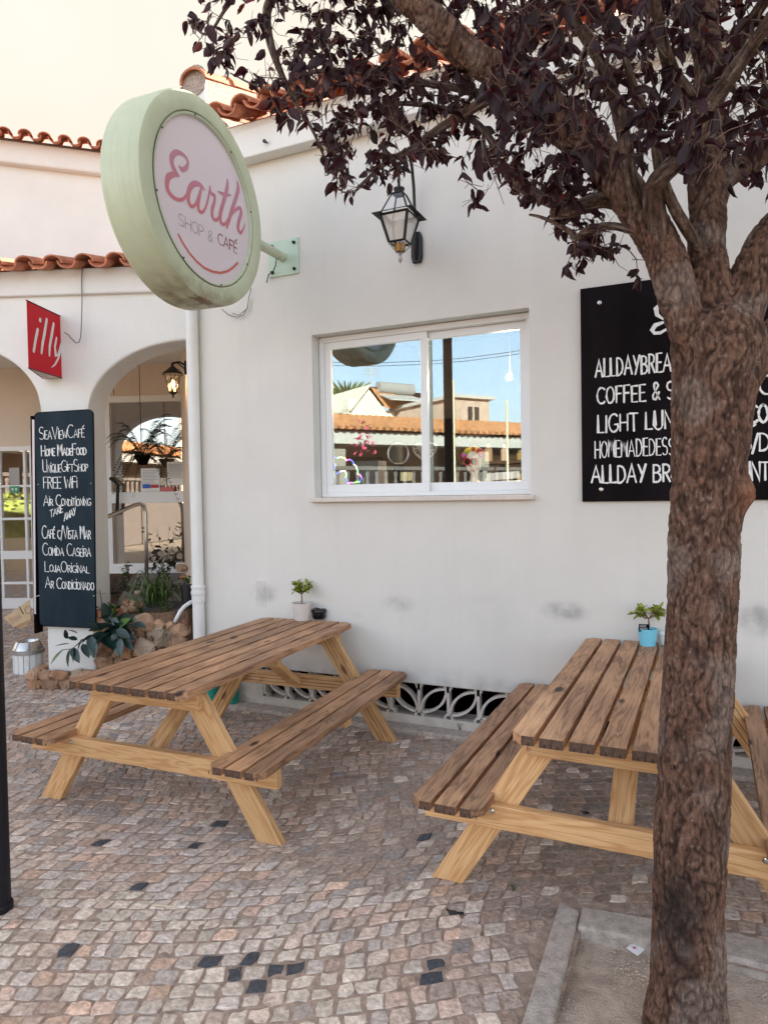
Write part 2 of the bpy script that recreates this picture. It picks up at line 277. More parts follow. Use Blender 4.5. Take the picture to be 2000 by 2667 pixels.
# --- cobbles
cc={}; 
def warp(u,v):
    a=math.radians(20); t=max(0,min(1,(u+1.2)/2.4)); 
    v2=v+.11*math.sin(u*1.3+.4)+.02*math.sin(u*3.1+v*1.3)+.20*t*t; u2_=u+.10*math.sin(v*1.7)+.04*math.sin(v*4+u)
    return np.array([u2_*math.cos(a)-v2*math.sin(a)-1.2,u2_*math.sin(a)+v2*math.cos(a)-1.8])
darkpx=[(545,2500),(635,2535),(700,2535),(780,2510),(655,2560),(660,2490),(170,2490),(375,2308),(275,2196),(515,2202),(622,2290),(570,2142),(730,1945),(1020,2013),(900,1860),(1150,2495),(1130,2550),(1105,2175),(1350,2180),(1360,2390),(1420,2360)]
darkw=[onz(*q)[:2] for q in darkpx]; lightc=onz(600,2540)[:2]
stones=[]; v=-2.3; row=0
while v<6.2:
    hv=rnd(.062,.084); u=-7.2+rnd(0,.1)
    while u<4.6:
        wu=rnd(.058,.094)
        c0=warp(u+wu/2,v+hv/2); x,y=c0
        s_,d_=(c0-A0)@U,(c0-A0)@N
        ok=(-3.75<y) and -10<x<2.6
        if PX0-.125<x<PX1 and y<PY1+.17: ok=False
        if x>-3.72 and y>-.11: ok=False
        if s_>-.2 and d_>-.12 and x<-3.5: ok=False
        if d_>3.2: ok=False
        if ok and y<3.2:
            px,py,dz=projn((x,y,0))
            if not(-1400<px<2600 and py<3100 and dz>.5): ok=False
        if ok:
            cs=[]
            for (a,b) in ((u,v),(u+wu*.5,v),(u+wu,v),(u+wu,v+hv*.5),(u+wu,v+hv),(u+wu*.5,v+hv),(u,v+hv),(u,v+hv*.5)): cs.append(warp(a,b))
            stones.append((x,y,cs,dz))
        u+=wu
    v+=hv
stones.sort(key=lambda s:s[3])
def stone_mesh(x,y,cs):
    c=np.array([x,y]); P=[]
    gap=rnd(.0028,.0065)
    for k,q in enumerate(cs):
        d=q-c; L_=np.linalg.norm(d); q=c+d*(1-gap/L_*(1.9 if k%2==0 else 1.0))+np.array([rnd(-.0065,.0065),rnd(-.0065,.0065)]); P.append(q)
    z=gz(x,y)+rnd(-.003,.003); tx,ty=rnd(-.05,.05),rnd(-.05,.05)
    vs=[(q[0],q[1],z-.03) for q in P]
    vs+=[(q[0],q[1],z-.0030+(q[0]-x)*tx+(q[1]-y)*ty) for q in P]
    vs+=[(x+(q[0]-x)*.90,y+(q[1]-y)*.90,z+rnd(-.001,.0015)+(q[0]-x)*tx+(q[1]-y)*ty) for q in P]
    vs+=[(x+rnd(-.008,.008),y+rnd(-.008,.008),z+rnd(-.001,.003))]
    fs=[]
    for k in range(8):
        k2=(k+1)%8; fs+=[(k,k2,8+k2,8+k),(8+k,8+k2,16+k2,16+k),(16+k,16+k2,24)]
    return vs,fs
def stone_col_(x,y):
    p=np.array([x,y]); 
    r=random.random(); nzv=noise.noise(Vector((x*.9,y*.9,3)))
    if min(np.linalg.norm(p-q) for q in darkw)<.036: return (.06,.065,.08)
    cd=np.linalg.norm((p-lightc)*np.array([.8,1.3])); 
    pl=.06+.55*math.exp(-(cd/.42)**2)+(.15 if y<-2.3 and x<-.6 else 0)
    if r<pl: b=rnd(.52,.70); return (b,b*.93,b*.82)
    if r<pl+.02 and False: return (.04,.045,.06)
    b=rnd(.32,.55)*(1+.3*nzv)
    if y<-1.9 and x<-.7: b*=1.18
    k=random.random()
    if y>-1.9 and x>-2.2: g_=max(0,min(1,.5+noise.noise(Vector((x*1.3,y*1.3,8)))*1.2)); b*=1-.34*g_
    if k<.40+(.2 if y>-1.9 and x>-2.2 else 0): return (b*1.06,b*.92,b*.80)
    if k<.68: return (b*1.0,b*.94,b*.88)
    if k<.88: return (b*1.02,b*.82,b*.69)
    return (b*.7,b*.68,b*.68) if k>.985 else (b*1.12,b*.86,b*.68)
def stone_col(x,y):
    c=stone_col_(x,y); return (c[0]*1.09,c[1]*.97,c[2]*.925) if c[0]>.07 else c
big=MB(); bigc=[]; cnt=0
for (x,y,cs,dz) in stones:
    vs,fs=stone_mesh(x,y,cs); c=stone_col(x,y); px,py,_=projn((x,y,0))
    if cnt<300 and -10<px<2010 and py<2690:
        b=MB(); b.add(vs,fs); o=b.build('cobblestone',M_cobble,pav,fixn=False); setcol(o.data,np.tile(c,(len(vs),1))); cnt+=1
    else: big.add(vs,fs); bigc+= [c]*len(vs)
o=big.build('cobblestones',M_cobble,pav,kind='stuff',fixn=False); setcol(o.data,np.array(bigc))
# loose grit on the joints
def grit(name,pts,lo,hi,material,parent=None,label=None):
    vs=[];fs=[]
    base=np.array([(1,0,0),(-1,0,0),(0,1,0),(0,-1,0),(0,0,1),(0,0,-1)],float); F=[(0,2,4),(2,1,4),(1,3,4),(3,0,4),(2,0,5),(1,2,5),(3,1,5),(0,3,5)]
    for i,(x,y,z) in enumerate(pts):
        s=rng.uniform(lo,hi)*rng.uniform(.5,1,3)*np.array([1,1,.7]); a=rng.uniform(0,6.28); c,s2=math.cos(a),math.sin(a)
        q=base*s*(1+rng.uniform(-.3,.3,(6,1))); q=np.stack([q[:,0]*c-q[:,1]*s2,q[:,0]*s2+q[:,1]*c,q[:,2]],1)+np.array([x,y,z])
        vs+=[tuple(k) for k in q]; fs+=[tuple(j+6*i for j in f) for f in F]
    b=MB(); b.v=vs;b.f=fs;b.m=[0]*len(fs); o=b.build(name,material,parent,fixn=False,kind='stuff'); return o
M_grit=mat('grit',(.52,.43,.34),.9,.45,3,objrand=0)
pts=[]
while len(pts)<5200:
    x,y=rnd(-3.5,1.5),rnd(-3.4,-.1)
    if PX0-.12<x and y<PY1+.15: continue
    if random.random()<.25+.75*max(0,noise.noise(Vector((x*2,y*2,0)))+.3): pts.append((x,y,-.004 if random.random()<.7 else .003))
grit('loose_grit',pts,.0012,.0030,M_grit,pav)
# --- tree pit with kerbs
M_pit=mat('pit_soil',(.50,.39,.31),.95,.25,14,1,120)
g=MB(); nx,ny=50,44
for i in range(nx):
    for j in range(ny):
        X=[PX0-.02+(PX1-PX0+.04)*k/nx for k in (i,i+1)]; Y=[PY0-.02+(PY1-PY0+.04)*k/ny for k in (j,j+1)]
        g.quad(*[(x,y,-.040+.018*noise.noise(Vector((x*4,y*4,1)))+.012*noise.noise(Vector((x*15,y*15,1)))) for x,y in ((X[0],Y[0]),(X[1],Y[0]),(X[1],Y[1]),(X[0],Y[1]))])
pit=tag(g.build('tree_pit_soil',M_pit,smooth=True),kind='structure')
pts=[]
while len(pts)<6500:
    x,y=rnd(PX0,1.1),rnd(-3.0,PY1)
    if random.random()<.15+max(0,noise.noise(Vector((x*3,y*3,5)))+.35): pts.append((x,y,-.036+.018*noise.noise(Vector((x*4,y*4,1)))))
grit('gravel',pts,.0018,.0055,M_grit,pit)
def kerbstone(pts,name='kerb_stone'):
    b=MB(); b.prism([(x,y,-.12) for x,y in pts],(0,0,.135)); return tag(b.build('kerb_strip',M_concrete,bevel=.012,seg=3),kind='structure')
kerbstone([(-.50,-3.6),(-.535,-1.71),(-.45,-1.745),(-.40,-3.6)])
kerbstone([(-.446,-1.71),(.10,-1.655),(1.7,-1.70),(1.7,-1.85),(.10,-1.815),(-.443,-1.850)])

# ================================================================ CAFÉ BUILDING (main wall Y=0)
WX0,WX1,WZ0,WZ1=-2.634,-1.018,1.6355,2.842
XC=-3.68
cafe=thing('cafe_building','cream plastered single storey café building with sliding window and terracotta roof','building',(XC,0,0))
VZ0,VZ1=.085,.315; VX0,VX1=-3.15,1.9
b=MB()
def wall(b,xs,zs,skip,y0=0,y1=.22):
    for i in range(len(xs)-1):
        for j in range(len(zs)-1):
            if (i,j) in skip: continue
            b.quad((xs[i],y0,zs[j]),(xs[i+1],y0,zs[j]),(xs[i+1],y0,zs[j+1]),(xs[i],y0,zs[j+1]))
wall(b,[XC,WX0,WX1,9],[.325,WZ0,WZ1,4.2],{(1,1)})
for (a,c) in (((WX0,WZ0),(WX0,WZ1)),((WX0,WZ1),(WX1,WZ1)),((WX1,WZ1),(WX1,WZ0)),((WX1,WZ0),(WX0,WZ0))):
    b.quad((a[0],0,a[1]),(c[0],0,c[1]),(c[0],.24,c[1]),(a[0],.24,a[1]))
b.quad((XC,0,.325),(9,0,.325),(9,.03,.325),(XC,.03,.325))
b.quad((XC,0,.325),(XC,0,4.2),(XC,7,4.2),(XC,7,.0)); b.quad((9,0,0),(9,0,4.2),(9,7,4.2),(9,7,0)); b.quad((XC,7,0),(9,7,0),(9,7,4.2),(XC,7,4.2))
b.build('plaster_wall',M_plaster,cafe)
b=MB(); b.box(XC,VX0,.022,.2,-.05,.322); b.box(VX1,9,.022,.2,-.05,.322); b.box(VX0,VX1,.022,.2,-.05,VZ0); b.box(VX0,VX1,.022,.2,VZ1,.323)
b.build('plinth',M_vent,cafe)
b=MB(); b.box(XC-.02,9,-.115,.02,-.05,.028); b.build('wall_footing',M_concrete,cafe,bevel=.012)
b=MB(); b.box(VX0-.3,VX1+.3,.62,.66,-.2,.6); b.box(VX0-.3,VX1+.3,.2,.66,-.3,-.2); b.build('void_backing',M_void,cafe)
# cast vent blocks
def vent_block(x0,w_,mirror):
    b=MB(); h=VZ1-VZ0; y0,y1=.028,.075
    def arc(pts,th):
        pts=[(x0+(w_-px if mirror else px),VZ0+pz) for px,pz in pts]
        for i in range(len(pts)-1):
            (ax,az),(bx,bz)=pts[i],pts[i+1]; dx,dz=bx-ax,bz-az; l=math.hypot(dx,dz); nx_,nz_=-dz/l*th/2,dx/l*th/2
            b.prism([(ax+nx_,y0,az+nz_),(bx+nx_,y0,bz+nz_),(bx-nx_,y0,bz-nz_),(ax-nx_,y0,az-nz_)],(0,y1-y0,0))
    t=.017; hh=h-.012
    n=9
    arc([(w_*.06+ (w_*.88)*(1-math.cos(k/n*math.pi/2)),.035+(hh-.045)*math.sin(k/n*math.pi/2)) for k in range(n+1)],t)
    arc([(w_*.06+ (w_*.88)*math.sin(k/n*math.pi/2),.030+(hh-.045)*(1-math.cos(k/n*math.pi/2))) for k in range(n+1)],t)
    # post with rounded foot
    b.box(x0-.010,x0+.010,y0-.001,y1+.001,VZ0+.03,VZ1)
    b.prism([(x0-.034,y0-.001,VZ1),(x0+.034,y0-.001,VZ1),(x0+.009,y0-.001,VZ1-.045),(x0-.009,y0-.001,VZ1-.045)],(0,y1-y0,0))
    P=[(x0+.036*math.cos(a),VZ0+.040*math.sin(a)) for a in np.linspace(0,math.pi,9)]; Q=[(x0+.020*math.cos(a),VZ0+.024*math.sin(a)) for a in np.linspace(0,math.pi,9)]
    for i in range(8):
        b.prism([(P[i][0],y0,P[i][1]),(P[i+1][0],y0,P[i+1][1]),(Q[i+1][0],y0,Q[i+1][1]),(Q[i][0],y0,Q[i][1])],(0,y1-y0,0))
    return b.build('vent_block',M_vent,cafe)
x=VX0
while x<1.85: vent_block(x+.01,.2175,x<-2.0); x+=.2175
# cornice
b=MB(); b.box(XC-.02,9,-.12,.0,4.19,4.40); b.box(XC-.02,9,-.10,.3,4.40,4.455); b.build('cornice',M_plaster2,cafe,bevel=.01)
hk=ony(695,371,-.125); b=MB(); b.tube([(hk[0],-.115,hk[2]),(hk[0],-.16,hk[2]-.004)],.007,7); b.tube([(hk[0],-.150,hk[2]-.003),(hk[0],-.16,hk[2]-.004)],.014,7); b.build('wall_hook',M_blackmetal,cafe)
# roof slab + parapet verge
PT=.34
b=MB(); b.prism([(XC,-.10,4.457),(XC,3.5,4.457+3.6*PT),(XC,7,4.457),(XC,6.9,4.40),(XC,0,4.40)],(12.6,0,0)); b.build('roof_deck',M_tile_in,cafe)
def tile_mesh(L_=.42,r0=.088,r1=.075,up=True,n=8):
    b=MB(); vs=[]
    for (y,r) in ((0,r0),(L_,r1)):
        for th in (0,.014):
            for k in range(n+1):
                a=math.pi*k/n; s_=1 if up else -1
                vs.append(((r-th)*math.cos(a),y,s_*(r-th)*math.sin(a)*.8))
    m_=n+1; fs=[]
    for k in range(n):
        fs+=[(k,k+1,2*m_+k+1,2*m_+k),(m_+k+1,m_+k,3*m_+k,3*m_+k+1),(k+1,k,m_+k,m_+k+1),(2*m_+k,2*m_+k+1,3*m_+k+1,3*m_+k)]
    fs+=[(0,m_,3*m_,2*m_),(n,2*m_+n,3*m_+n,m_+n)]
    b.add(vs,fs); return b
tcov=tile_mesh().build('roof_tile',M_tile,None,smooth=False); tpan=tile_mesh(up=False,r0=.082,r1=.07).build('roof_tile',M_tile,None)
tile_used=[False,False]
def put_tile(kind,M4,parent):
    src=(tcov,tpan)[kind]
    o=src if not tile_used[kind] else src.copy()
    if tile_used[kind]: COL.objects.link(o)
    tile_used[kind]=True
    o.parent=parent; o.matrix_parent_inverse=world_inv(parent); o.matrix_basis=M4
    return o
def tile_row(parent,x0,n,pitch,base,slope,rows=1,step=.34):
    for r in range(rows):
        for i in range(n):
            j=Matrix.Translation((rnd(-.006,.006),rnd(-.02,.02),rnd(-.003,.003)))@Matrix.Rotation(rnd(-.04,.04),4,'Z')@Matrix.Rotation(rnd(-.03,.03),4,'Y')
            R=base@Matrix.Rotation(slope,4,'X')
            put_tile(0,R@Matrix.Translation((x0+i*pitch,r*step,.055+r*.004))@j,parent); put_tile(1,R@Matrix.Translation((x0+(i+.5)*pitch,r*step-.02,.07+r*.004))@j,parent)
tile_row(cafe,XC+.42,20,.235,Matrix.Translation((0,-.26,4.435)),math.atan(PT),rows=2)
# verge parapet: rough render with a ridge of cap tiles
pz0,pz1=4.40,4.90
b=MB(); b.prism([(XC-.0,-.13,4.40),(XC+.16,-.13,4.40),(XC+.16,-.13,4.86),(XC,-.13,4.86)],(0,0,0.0001)) if False else None
b=MB(); b.add([(XC+.04,-.12,4.456),(XC+.23,-.12,4.456),(XC+.23,-.12,4.86),(XC+.04,-.12,4.86),(XC+.04,3.5,4.4+3.6*PT),(XC+.23,3.5,4.4+3.6*PT),(XC+.23,3.5,4.86+3.62*PT),(XC+.04,3.5,4.86+3.62*PT)],[(0,1,2,3),(4,7,6,5),(0,4,5,1),(3,2,6,7),(1,5,6,2),(0,3,7,4)])
o=b.build('verge_parapet',[M_rough],cafe)
b=MB(); b.box(XC+.035,XC+.232,-.135,-.121,4.456,4.86); b.build('parapet_face',M_plaster2,cafe)
for i in range(10):
    y=-.16+i*.36; M4=Matrix.Translation((XC+.135,y,4.86+(y+.12)*PT))@Matrix.Rotation(math.atan(PT),4,'X')@Matrix.Scale(1.45,4,(1,0,0))@Matrix.Scale(1.35,4,(0,0,1)); put_tile(0,M4,cafe)
b=MB(); b.lathe([(0,0),(.118,0)],16,M=Matrix.Translation((XC+.135,-.145,4.86))@Matrix.Rotation(math.pi/2,4,'X')); b.build('cap_mortar',M_rough,cafe)
for i in range(3):   # tiles sticking out past the side of the parapet
    M4=Matrix.Translation((XC-.03,-.02+i*.26,4.84+i*.26*PT))@Matrix.Rotation(math.radians(90),4,'Z')@Matrix.Rotation(math.radians(-8),4,'X'); put_tile(0,M4,cafe)
# window
win=MB(); fy0,fy1=.095,.165
def frame(b,x0,x1,z0,z1,t,y0,y1,tb=None):
    tb=tb or t; b.box(x0,x1,y0,y1,z0,z0+tb); b.box(x0,x1,y0,y1,z1-t,z1); b.box(x0,x0+t,y0+.0005,y1-.0005,z0+tb,z1-t); b.box(x1-t,x1,y0+.0005,y1-.0005,z0+tb,z1-t)
wn=thing('window_dummy','','')
bpy.data.objects.remove(wn)
b=MB(); frame(b,WX0+.004,WX1-.004,WZ0+.004,WZ1-.004,.040,.10,.19,.03); wo_=b.build('window',M_alu,cafe,bevel=.003)
wo_['label']='white aluminium sliding window'
b=MB(); frame(b,WX0+.045,-1.765,WZ0+.034,WZ1-.045,.052,.108,.140,.062); b.build('sash',M_alu,wo_,bevel=.003)
b=MB(); frame(b,-1.835,WX1-.045,WZ0+.034,WZ1-.045,.052,.146,.178,.062); b.build('sash',M_alu,wo_,bevel=.003)
b=MB(); b.box(WX0+.10,-1.81,.122,.126,WZ0+.09,WZ1-.09); b.build('pane',M_glass,wo_)
b=MB(); b.box(-1.79,WX1-.09,.160,.164,WZ0+.09,WZ1-.09); b.build('pane',M_glass,wo_)
b=MB(); b.box(WX0-.022,WX1+.025,-.05,.10,WZ0-.030,WZ0+.002); b.build('window_sill',M_sill,cafe,bevel=.004)
# downpipe
b=MB(); pcx,pcy=-3.70,-.055
b.lathe([(.048,0),(.048,3.55)],20,(pcx,pcy,.05)); 
o=b.build('downpipe',M_pvc,cafe,smooth=False); 
for p in o.data.polygons: p.use_smooth=len(p.vertices)==4
zc=ony(515,1540,pcy)[2]
b=MB(); b.lathe([(.0485,-.09),(.053,-.085),(.053,-.03),(.058,-.02),(.058,.0),(.053,.004),(.053,.028),(.058,.03),(.058,.045),(.0485,.05)],20,(pcx,pcy,zc)); b.build('pipe_collar',M_pvc,o,smooth=False)
# faint painted-over vent on the wall
gv=ony(680,1547); b=MB(); gw,gh=.045,.105
b.box(gv[0]-gw,gv[0]+gw,-.003,.001,gv[2]-gh,gv[2]-gh+.006); b.box(gv[0]-gw,gv[0]+gw,-.003,.001,gv[2]+gh-.006,gv[2]+gh)
for k in range(6): 
    xx=gv[0]-gw+.002+k*(2*gw-.008)/5; b.box(xx,xx+.004,-.0028,.001,gv[2]-gh+.006,gv[2]+gh-.006)
b.build('air_grille',M_plaster,cafe)
# interior room
b=MB(); M_room=mat('room_dark',(.10,.075,.06),.9,.2,3)
b.quad((XC+.05,3.2,.3),(2,3.2,.3),(2,3.2,3.6),(XC+.05,3.2,3.6)); b.quad((XC+.05,.24,1.0),(2,.24,1.0),(2,3.2,1.0),(XC+.05,3.2,1.0)); b.quad((XC+.05,.24,3.4),(2,.24,3.4),(2,3.2,3.4),(XC+.05,3.2,3.4))
b.quad((XC+.05,.24,.9),(XC+.05,3.2,.9),(XC+.05,3.2,3.5),(XC+.05,.24,3.5)); b.quad((.6,.24,.9),(.6,3.2,.9),(.6,3.2,3.5),(.6,.24,3.5)); 
b.build('interior_room',M_room,cafe)
b=MB(); 
for (x0,x1,z0,z1) in ((XC+.05,WX0,1,3.4),(WX1,.6,1,3.4),(WX0,WX1,1,WZ0),(WX0,WX1,WZ1,3.4)): b.quad((x0,.241,z0),(x1,.241,z0),(x1,.241,z1),(x0,.241,z1))
b.build('interior_wall_face',M_room,cafe)
b=MB(); b.box(WX0+.0,WX1-.0,.2405,.75,WZ0-.05,WZ0+.012); b.build('display_shelf',mat('shelf_wood',(.16,.10,.06),.6,.2,8),cafe)

# ================================================================ display items behind the window
zs=WZ0+.0125
def Wp(cx,cy,Y): return ony(840+cx/2.9625,1120+cy/2.9625,Y)     # survey from the window photo crop
# mannequin bust
bx,_,_2=Wp(1168,400,.42); 
bust=thing('mannequin_bust','white mannequin bust with colourful turban and red sunglasses behind the right window pane','mannequin',(bx,.42,zs))
M_skin=mat('mannequin_white',(.75,.66,.58),.4); k=1.0
tp=Wp(1168,130,.42)[2]-zs
def ell(b,c,r,n=16,m_=10,mi=0):
    vs=[];fs=[]
    for i in range(m_+1):
        for j in range(n):
            a=math.pi*i/m_; t=2*math.pi*j/n; vs.append((c[0]+r[0]*math.sin(a)*math.cos(t),c[1]+r[1]*math.sin(a)*math.sin(t),c[2]+r[2]*math.cos(a)))
    for i in range(m_):
        for j in range(n): fs.append((i*n+j,i*n+(j+1)%n,(i+1)*n+(j+1)%n,(i+1)*n+j))
    return b.add(vs,fs,mi)
b=MB(); H=tp
# torso, neck and head as one lathe-like surface with face shaping
prof=[(.105,.042,0),(.100,.05,.02*H/.3),(.108,.055,.14*H),(.102,.048,.20*H),(.055,.036,.25*H),(.028,.026,.29*H),(.024,.025,.40*H),(.03,.032,.44*H),(.047,.052,.50*H),(.056,.062,.60*H),(.058,.064,.72*H),(.05,.056,.84*H),(.02,.02,.92*H)]
vs=[];fs=[]; n=20
for (rx,ry,z) in prof:
    for j in range(n):
        t=2*math.pi*j/n; vs.append((bx+rx*math.cos(t),.42+ry*math.sin(t),zs+z))
for i in range(len(prof)-1):
    for j in range(n): fs.append((i*n+j,i*n+(j+1)%n,(i+1)*n+(j+1)%n,(i+1)*n+j))
b.add(vs,fs); ell(b,(bx,.42-.066,zs+.60*H),(.008,.014,.02)) ; b.build('figure',M_skin,bust,smooth=True)
b=MB(); b.box(bx-.018,bx+.018,.3555,.36,zs+.515*H,zs+.53*H); b.build('lips',M_red,bust,bevel=.003)
b=MB()
for sx in (-1,1): b.lathe([(0,0),(.022,0),(.022,.006),(0,.006)],12,M=Matrix.Translation((bx+sx*.027,.352,zs+.68*H))@Matrix.Rotation(math.pi/2,4,'X'),mi=1); b.lathe([(.022,-.001),(.028,-.001),(.028,.009),(.022,.009)],12,M=Matrix.Translation((bx+sx*.027,.352,zs+.68*H))@Matrix.Rotation(math.pi/2,4,'X'))
b.build('sunglasses',[M_red,M_void],bust)
for i in range(13):
    a=rnd(0,math.pi*2); cl=random.choice([(.75,.55,.05),(.08,.4,.05),(.6,.05,.06),(.8,.65,.1),(.6,.1,.35)])
    b=MB(); an=math.pi*i/12; ell(b,(bx+math.cos(an)*.062,.41+rnd(-.02,.02),zs+.82*H+math.sin(an)*.045),(.026,.03,.02),10,6); b.build('turban_fold',mat('turban_cloth',cl,.8),bust,smooth=True)
b=MB(); 
for sx in (-1,1): ell(b,(bx+sx*.035,.385,zs+.10*H),(.045,.028,.028),12,8)
b.build('bikini_top',mat('red_cloth',(.5,.06,.06),.7),bust,smooth=True)
b=MB(); b.tube([(bx+.034*math.cos(t),.42+.04*math.sin(t),zs+.27*H-.012*abs(math.sin(t))) for t in np.linspace(0,2*math.pi,20)],.006,6); b.build('necklace',M_red,bust)
# neon outline
cols=[(.1,.15,1),(.3,1,.3),(1,.9,.3),(1,.2,.8),(.1,.2,1),(.9,.9,.6),(.3,1,.3),(1,.3,.8),(.1,.15,1),(.3,1,.2),(1,.3,.8),(.1,.2,1),(.4,1,.5),(1,.9,.5)]
pp=[(80,215),(115,218),(145,210),(185,235),(215,230),(240,265),(265,300),(270,340),(300,365),(290,400),(240,408),(190,415),(180,370),(178,320),(140,320),(105,340),(85,380)]
neon=thing('neon_light','wavy multicoloured neon tube glowing in the lower left of the window','neon light',tuple(Wp(180,420,.22)))
for i in range(len(pp)-2):
    b=MB(); P=[Wp(*pp[i],.22),Wp((pp[i][0]+pp[i+1][0])/2+5,(pp[i][1]+pp[i+1][1])/2-6,.22),Wp(*pp[i+1],.22)]; b.tube(P,.0055,6); b.build('tube',emis('neon_colour',cols[i%len(cols)],.35),neon)
pp=[(80,240),(100,270),(85,320)]; b=MB(); b.tube([Wp(*q,.22) for q in pp],.0055,6); b.build('tube',emis('neon_colour',(.2,.3,1),.35),neon)
b=MB(); q=Wp(180,415,.22); b.tube([q,(q[0],.24,zs)],.004,6); b.build('stand',M_blackmetal,neon)
# round mirror on stand
q=Wp(585,180,.35); e=Wp(585,270,.35); rr=q[2]-e[2]
mir=thing('vanity_mirror','round chrome framed mirror on a black stand behind the left pane','mirror',(q[0],.35,zs))
b=MB(); b.lathe([(0,0),(rr*.86,0)],28,M=Matrix.Translation((q[0],.35,q[2]))@Matrix.Rotation(math.radians(40),4,'Z')@Matrix.Rotation(math.pi/2,4,'X')); b.build('mirror_glass',mat('dark_mirror',(.16,.14,.13),.1,metal=.6),mir)
Mx=Matrix.Translation((q[0],.35,q[2]))@Matrix.Rotation(math.radians(40),4,'Z'); b=MB(); b.tube([Mx@Vector((rr*.9*math.cos(t),0,rr*.9*math.sin(t))) for t in np.linspace(0,2*math.pi,33)],.008,8,cap=False); b.build('mirror_frame',M_steel,mir)
b=MB(); b.box(q[0]-.035,q[0]+.035,.33,.37,zs,q[2]-rr-.005); b.build('stand',M_void,mir)
# wicker heart
q=Wp(788,165,.55); hw=.095
he=thing('wicker_heart','grey wicker heart of woven sticks hanging behind the window mullion','decoration',(q[0],.55,q[2]))
def hp(t,k=1): return Vector((q[0]+k*hw*(math.sin(t)**3),.55,q[2]+k*hw*.95*(.8125*math.cos(t)-.3125*math.cos(2*t)-.125*math.cos(3*t)-.0625*math.cos(4*t))))
M_wick=mat('grey_wicker',(.45,.40,.36),.8)
b=MB(); b.tube([hp(t) for t in np.linspace(0,2*math.pi,40)],.006,6,cap=False); b.build('rim',M_wick,he)
b=MB()
for i in range(26): t=rnd(0,6.28); b.tube([hp(t),hp(t+rnd(1.8,4.3))],.0028,5)
b.build('woven_sticks',M_wick,he)
b=MB(); b.tube([hp(0),(q[0],.55,3.35)],.0015,4); b.build('cord',M_ink,he)
# grey box and white card
b=MB(); a,c=Wp(245,415,.5),Wp(430,235,.5); o=b.box(a[0],c[0],.5,.66,zs,c[2]).build('storage_box',mat('grey_board',(.17,.16,.16),.8),bevel=.004); tag(o,'dark grey box standing on the window shelf beside the neon tube','box')
b=MB(); P=[Wp(1265,335,.3),Wp(1515,315,.3),Wp(1518,370,.3),Wp(1270,392,.3)]; b.prism(P,(0,.006,0)); o=b.build('white_card',M_white); tag(o,'white card lying tilted in the lower right of the window','card')
b=MB(); b.prism([Wp(600,325,.31),Wp(690,325,.31),Wp(690,392,.31),Wp(600,392,.31)],(0,.006,0)); o=b.build('yellow_card',mat('cream_card',(.7,.62,.35),.8)); tag(o,'small cream card behind the left pane next to the round mirror','card')
# shelf unit with jars far in the room
shf=thing('shelf_unit','dark shelving with jars at the back of the café room','shelf',(-1.4,2.8,1.0))
b=MB()
for z in (1.65,1.95,2.25): b.box(-2.4,.2,2.6,2.95,z,z+.03)
for x in (-2.4,-1.1,.17): b.box(x,x+.03,2.6,2.95,1.0,2.55)
b.build('frame',mat('dark_wood',(.07,.04,.025),.6),shf)
for z in (1.68,1.98):
    for i in range(14):
        b=MB(); r=rnd(.03,.05); h=rnd(.1,.2); b.lathe([(r,0),(r,h*.7),(r*.5,h*.8),(r*.5,h)],10,(-2.25+i*.17,2.7,z)); o=b.build('jar',mat('jar',random.choice([(.5,.4,.3),(.2,.12,.08),(.6,.55,.5),(.35,.3,.1)]),.3),None); tag(o,'jar standing on the dark shelving at the back of the café room','jar','jars on the café shelving')
# lit pendant bulb
q=ony(560+1355/1.765,700+487/1.765,1.4)
pb=thing('pendant_bulb','small lit pendant bulb hanging inside the café seen through the right pane','lamp',tuple(q))
b=MB(); ell(b,q,(.018,.018,.02),12,8); b.build('bulb',emis('lit_bulb',(1,.8,.55),2),pb,smooth=True); b=MB(); b.tube([q,(q[0],q[1],3.39)],.003,5); b.build('cord',M_ink,pb)
def lamp(q,e,c):
    l=bpy.data.lights.new('lamp_light','POINT'); l.energy=e; l.color=c; l.shadow_soft_size=.03; o=bpy.data.objects.new('lamp_light',l); COL.objects.link(o); o.location=q
lamp((q[0],q[1]-.04,q[2]-.03),24,(1,.80,.55))

# ================================================================ wall lantern
lc=ony(1040,545,-.42); LX,LY=lc[0],-.42
lan=thing('wall_lantern','black glazed wall lantern hanging from a swan-neck arm above the window','lantern',(LX,0,3.4))
zt=ony(1036,548,LY-.1)[2]; zb=ony(1036,626,LY-.05)[2]; zr=ony(1036,507,LY)[2]; zn=ony(1036,488,LY)[2]; zf=ony(1036,687,LY)[2]
def sqring(b,h0,z0,h1,z1): 
    vs=[(LX+sx*h,LY+sy*h,z) for h,z in ((h0,z0),(h1,z1)) for sx,sy in ((-1,-1),(1,-1),(1,1),(-1,1))]
    return vs
wt,wb=.092,.052
b=MB()
for sx,sy in ((-1,-1),(1,-1),(1,1),(-1,1)): b.tube([(LX+sx*wb,LY+sy*wb,zb),(LX+sx*wt,LY+sy*wt,zt)],.0105,4)
for h,z in ((wb,zb),(wt,zt)):
    C=[(LX+sx*h,LY+sy*h,z) for sx,sy in ((-1,-1),(1,-1),(1,1),(-1,1))]
    for i in range(4): b.tube([C[i],C[(i+1)%4]],.008,4)
wr=.135; C=[(LX+sx*wr,LY+sy*wr,zt+.004) for sx,sy in ((-1,-1),(1,-1),(1,1),(-1,1))]; D=[(LX+sx*wt*.93,LY+sy*wt*.93,zt+.020) for sx,sy in ((-1,-1),(1,-1),(1,1),(-1,1))]
for i in range(4): b.quad(C[i],C[(i+1)%4],D[(i+1)%4],D[i])
E_=[(LX+sx*.035,LY+sy*.035,zr) for sx,sy in ((-1,-1),(1,-1),(1,1),(-1,1))]
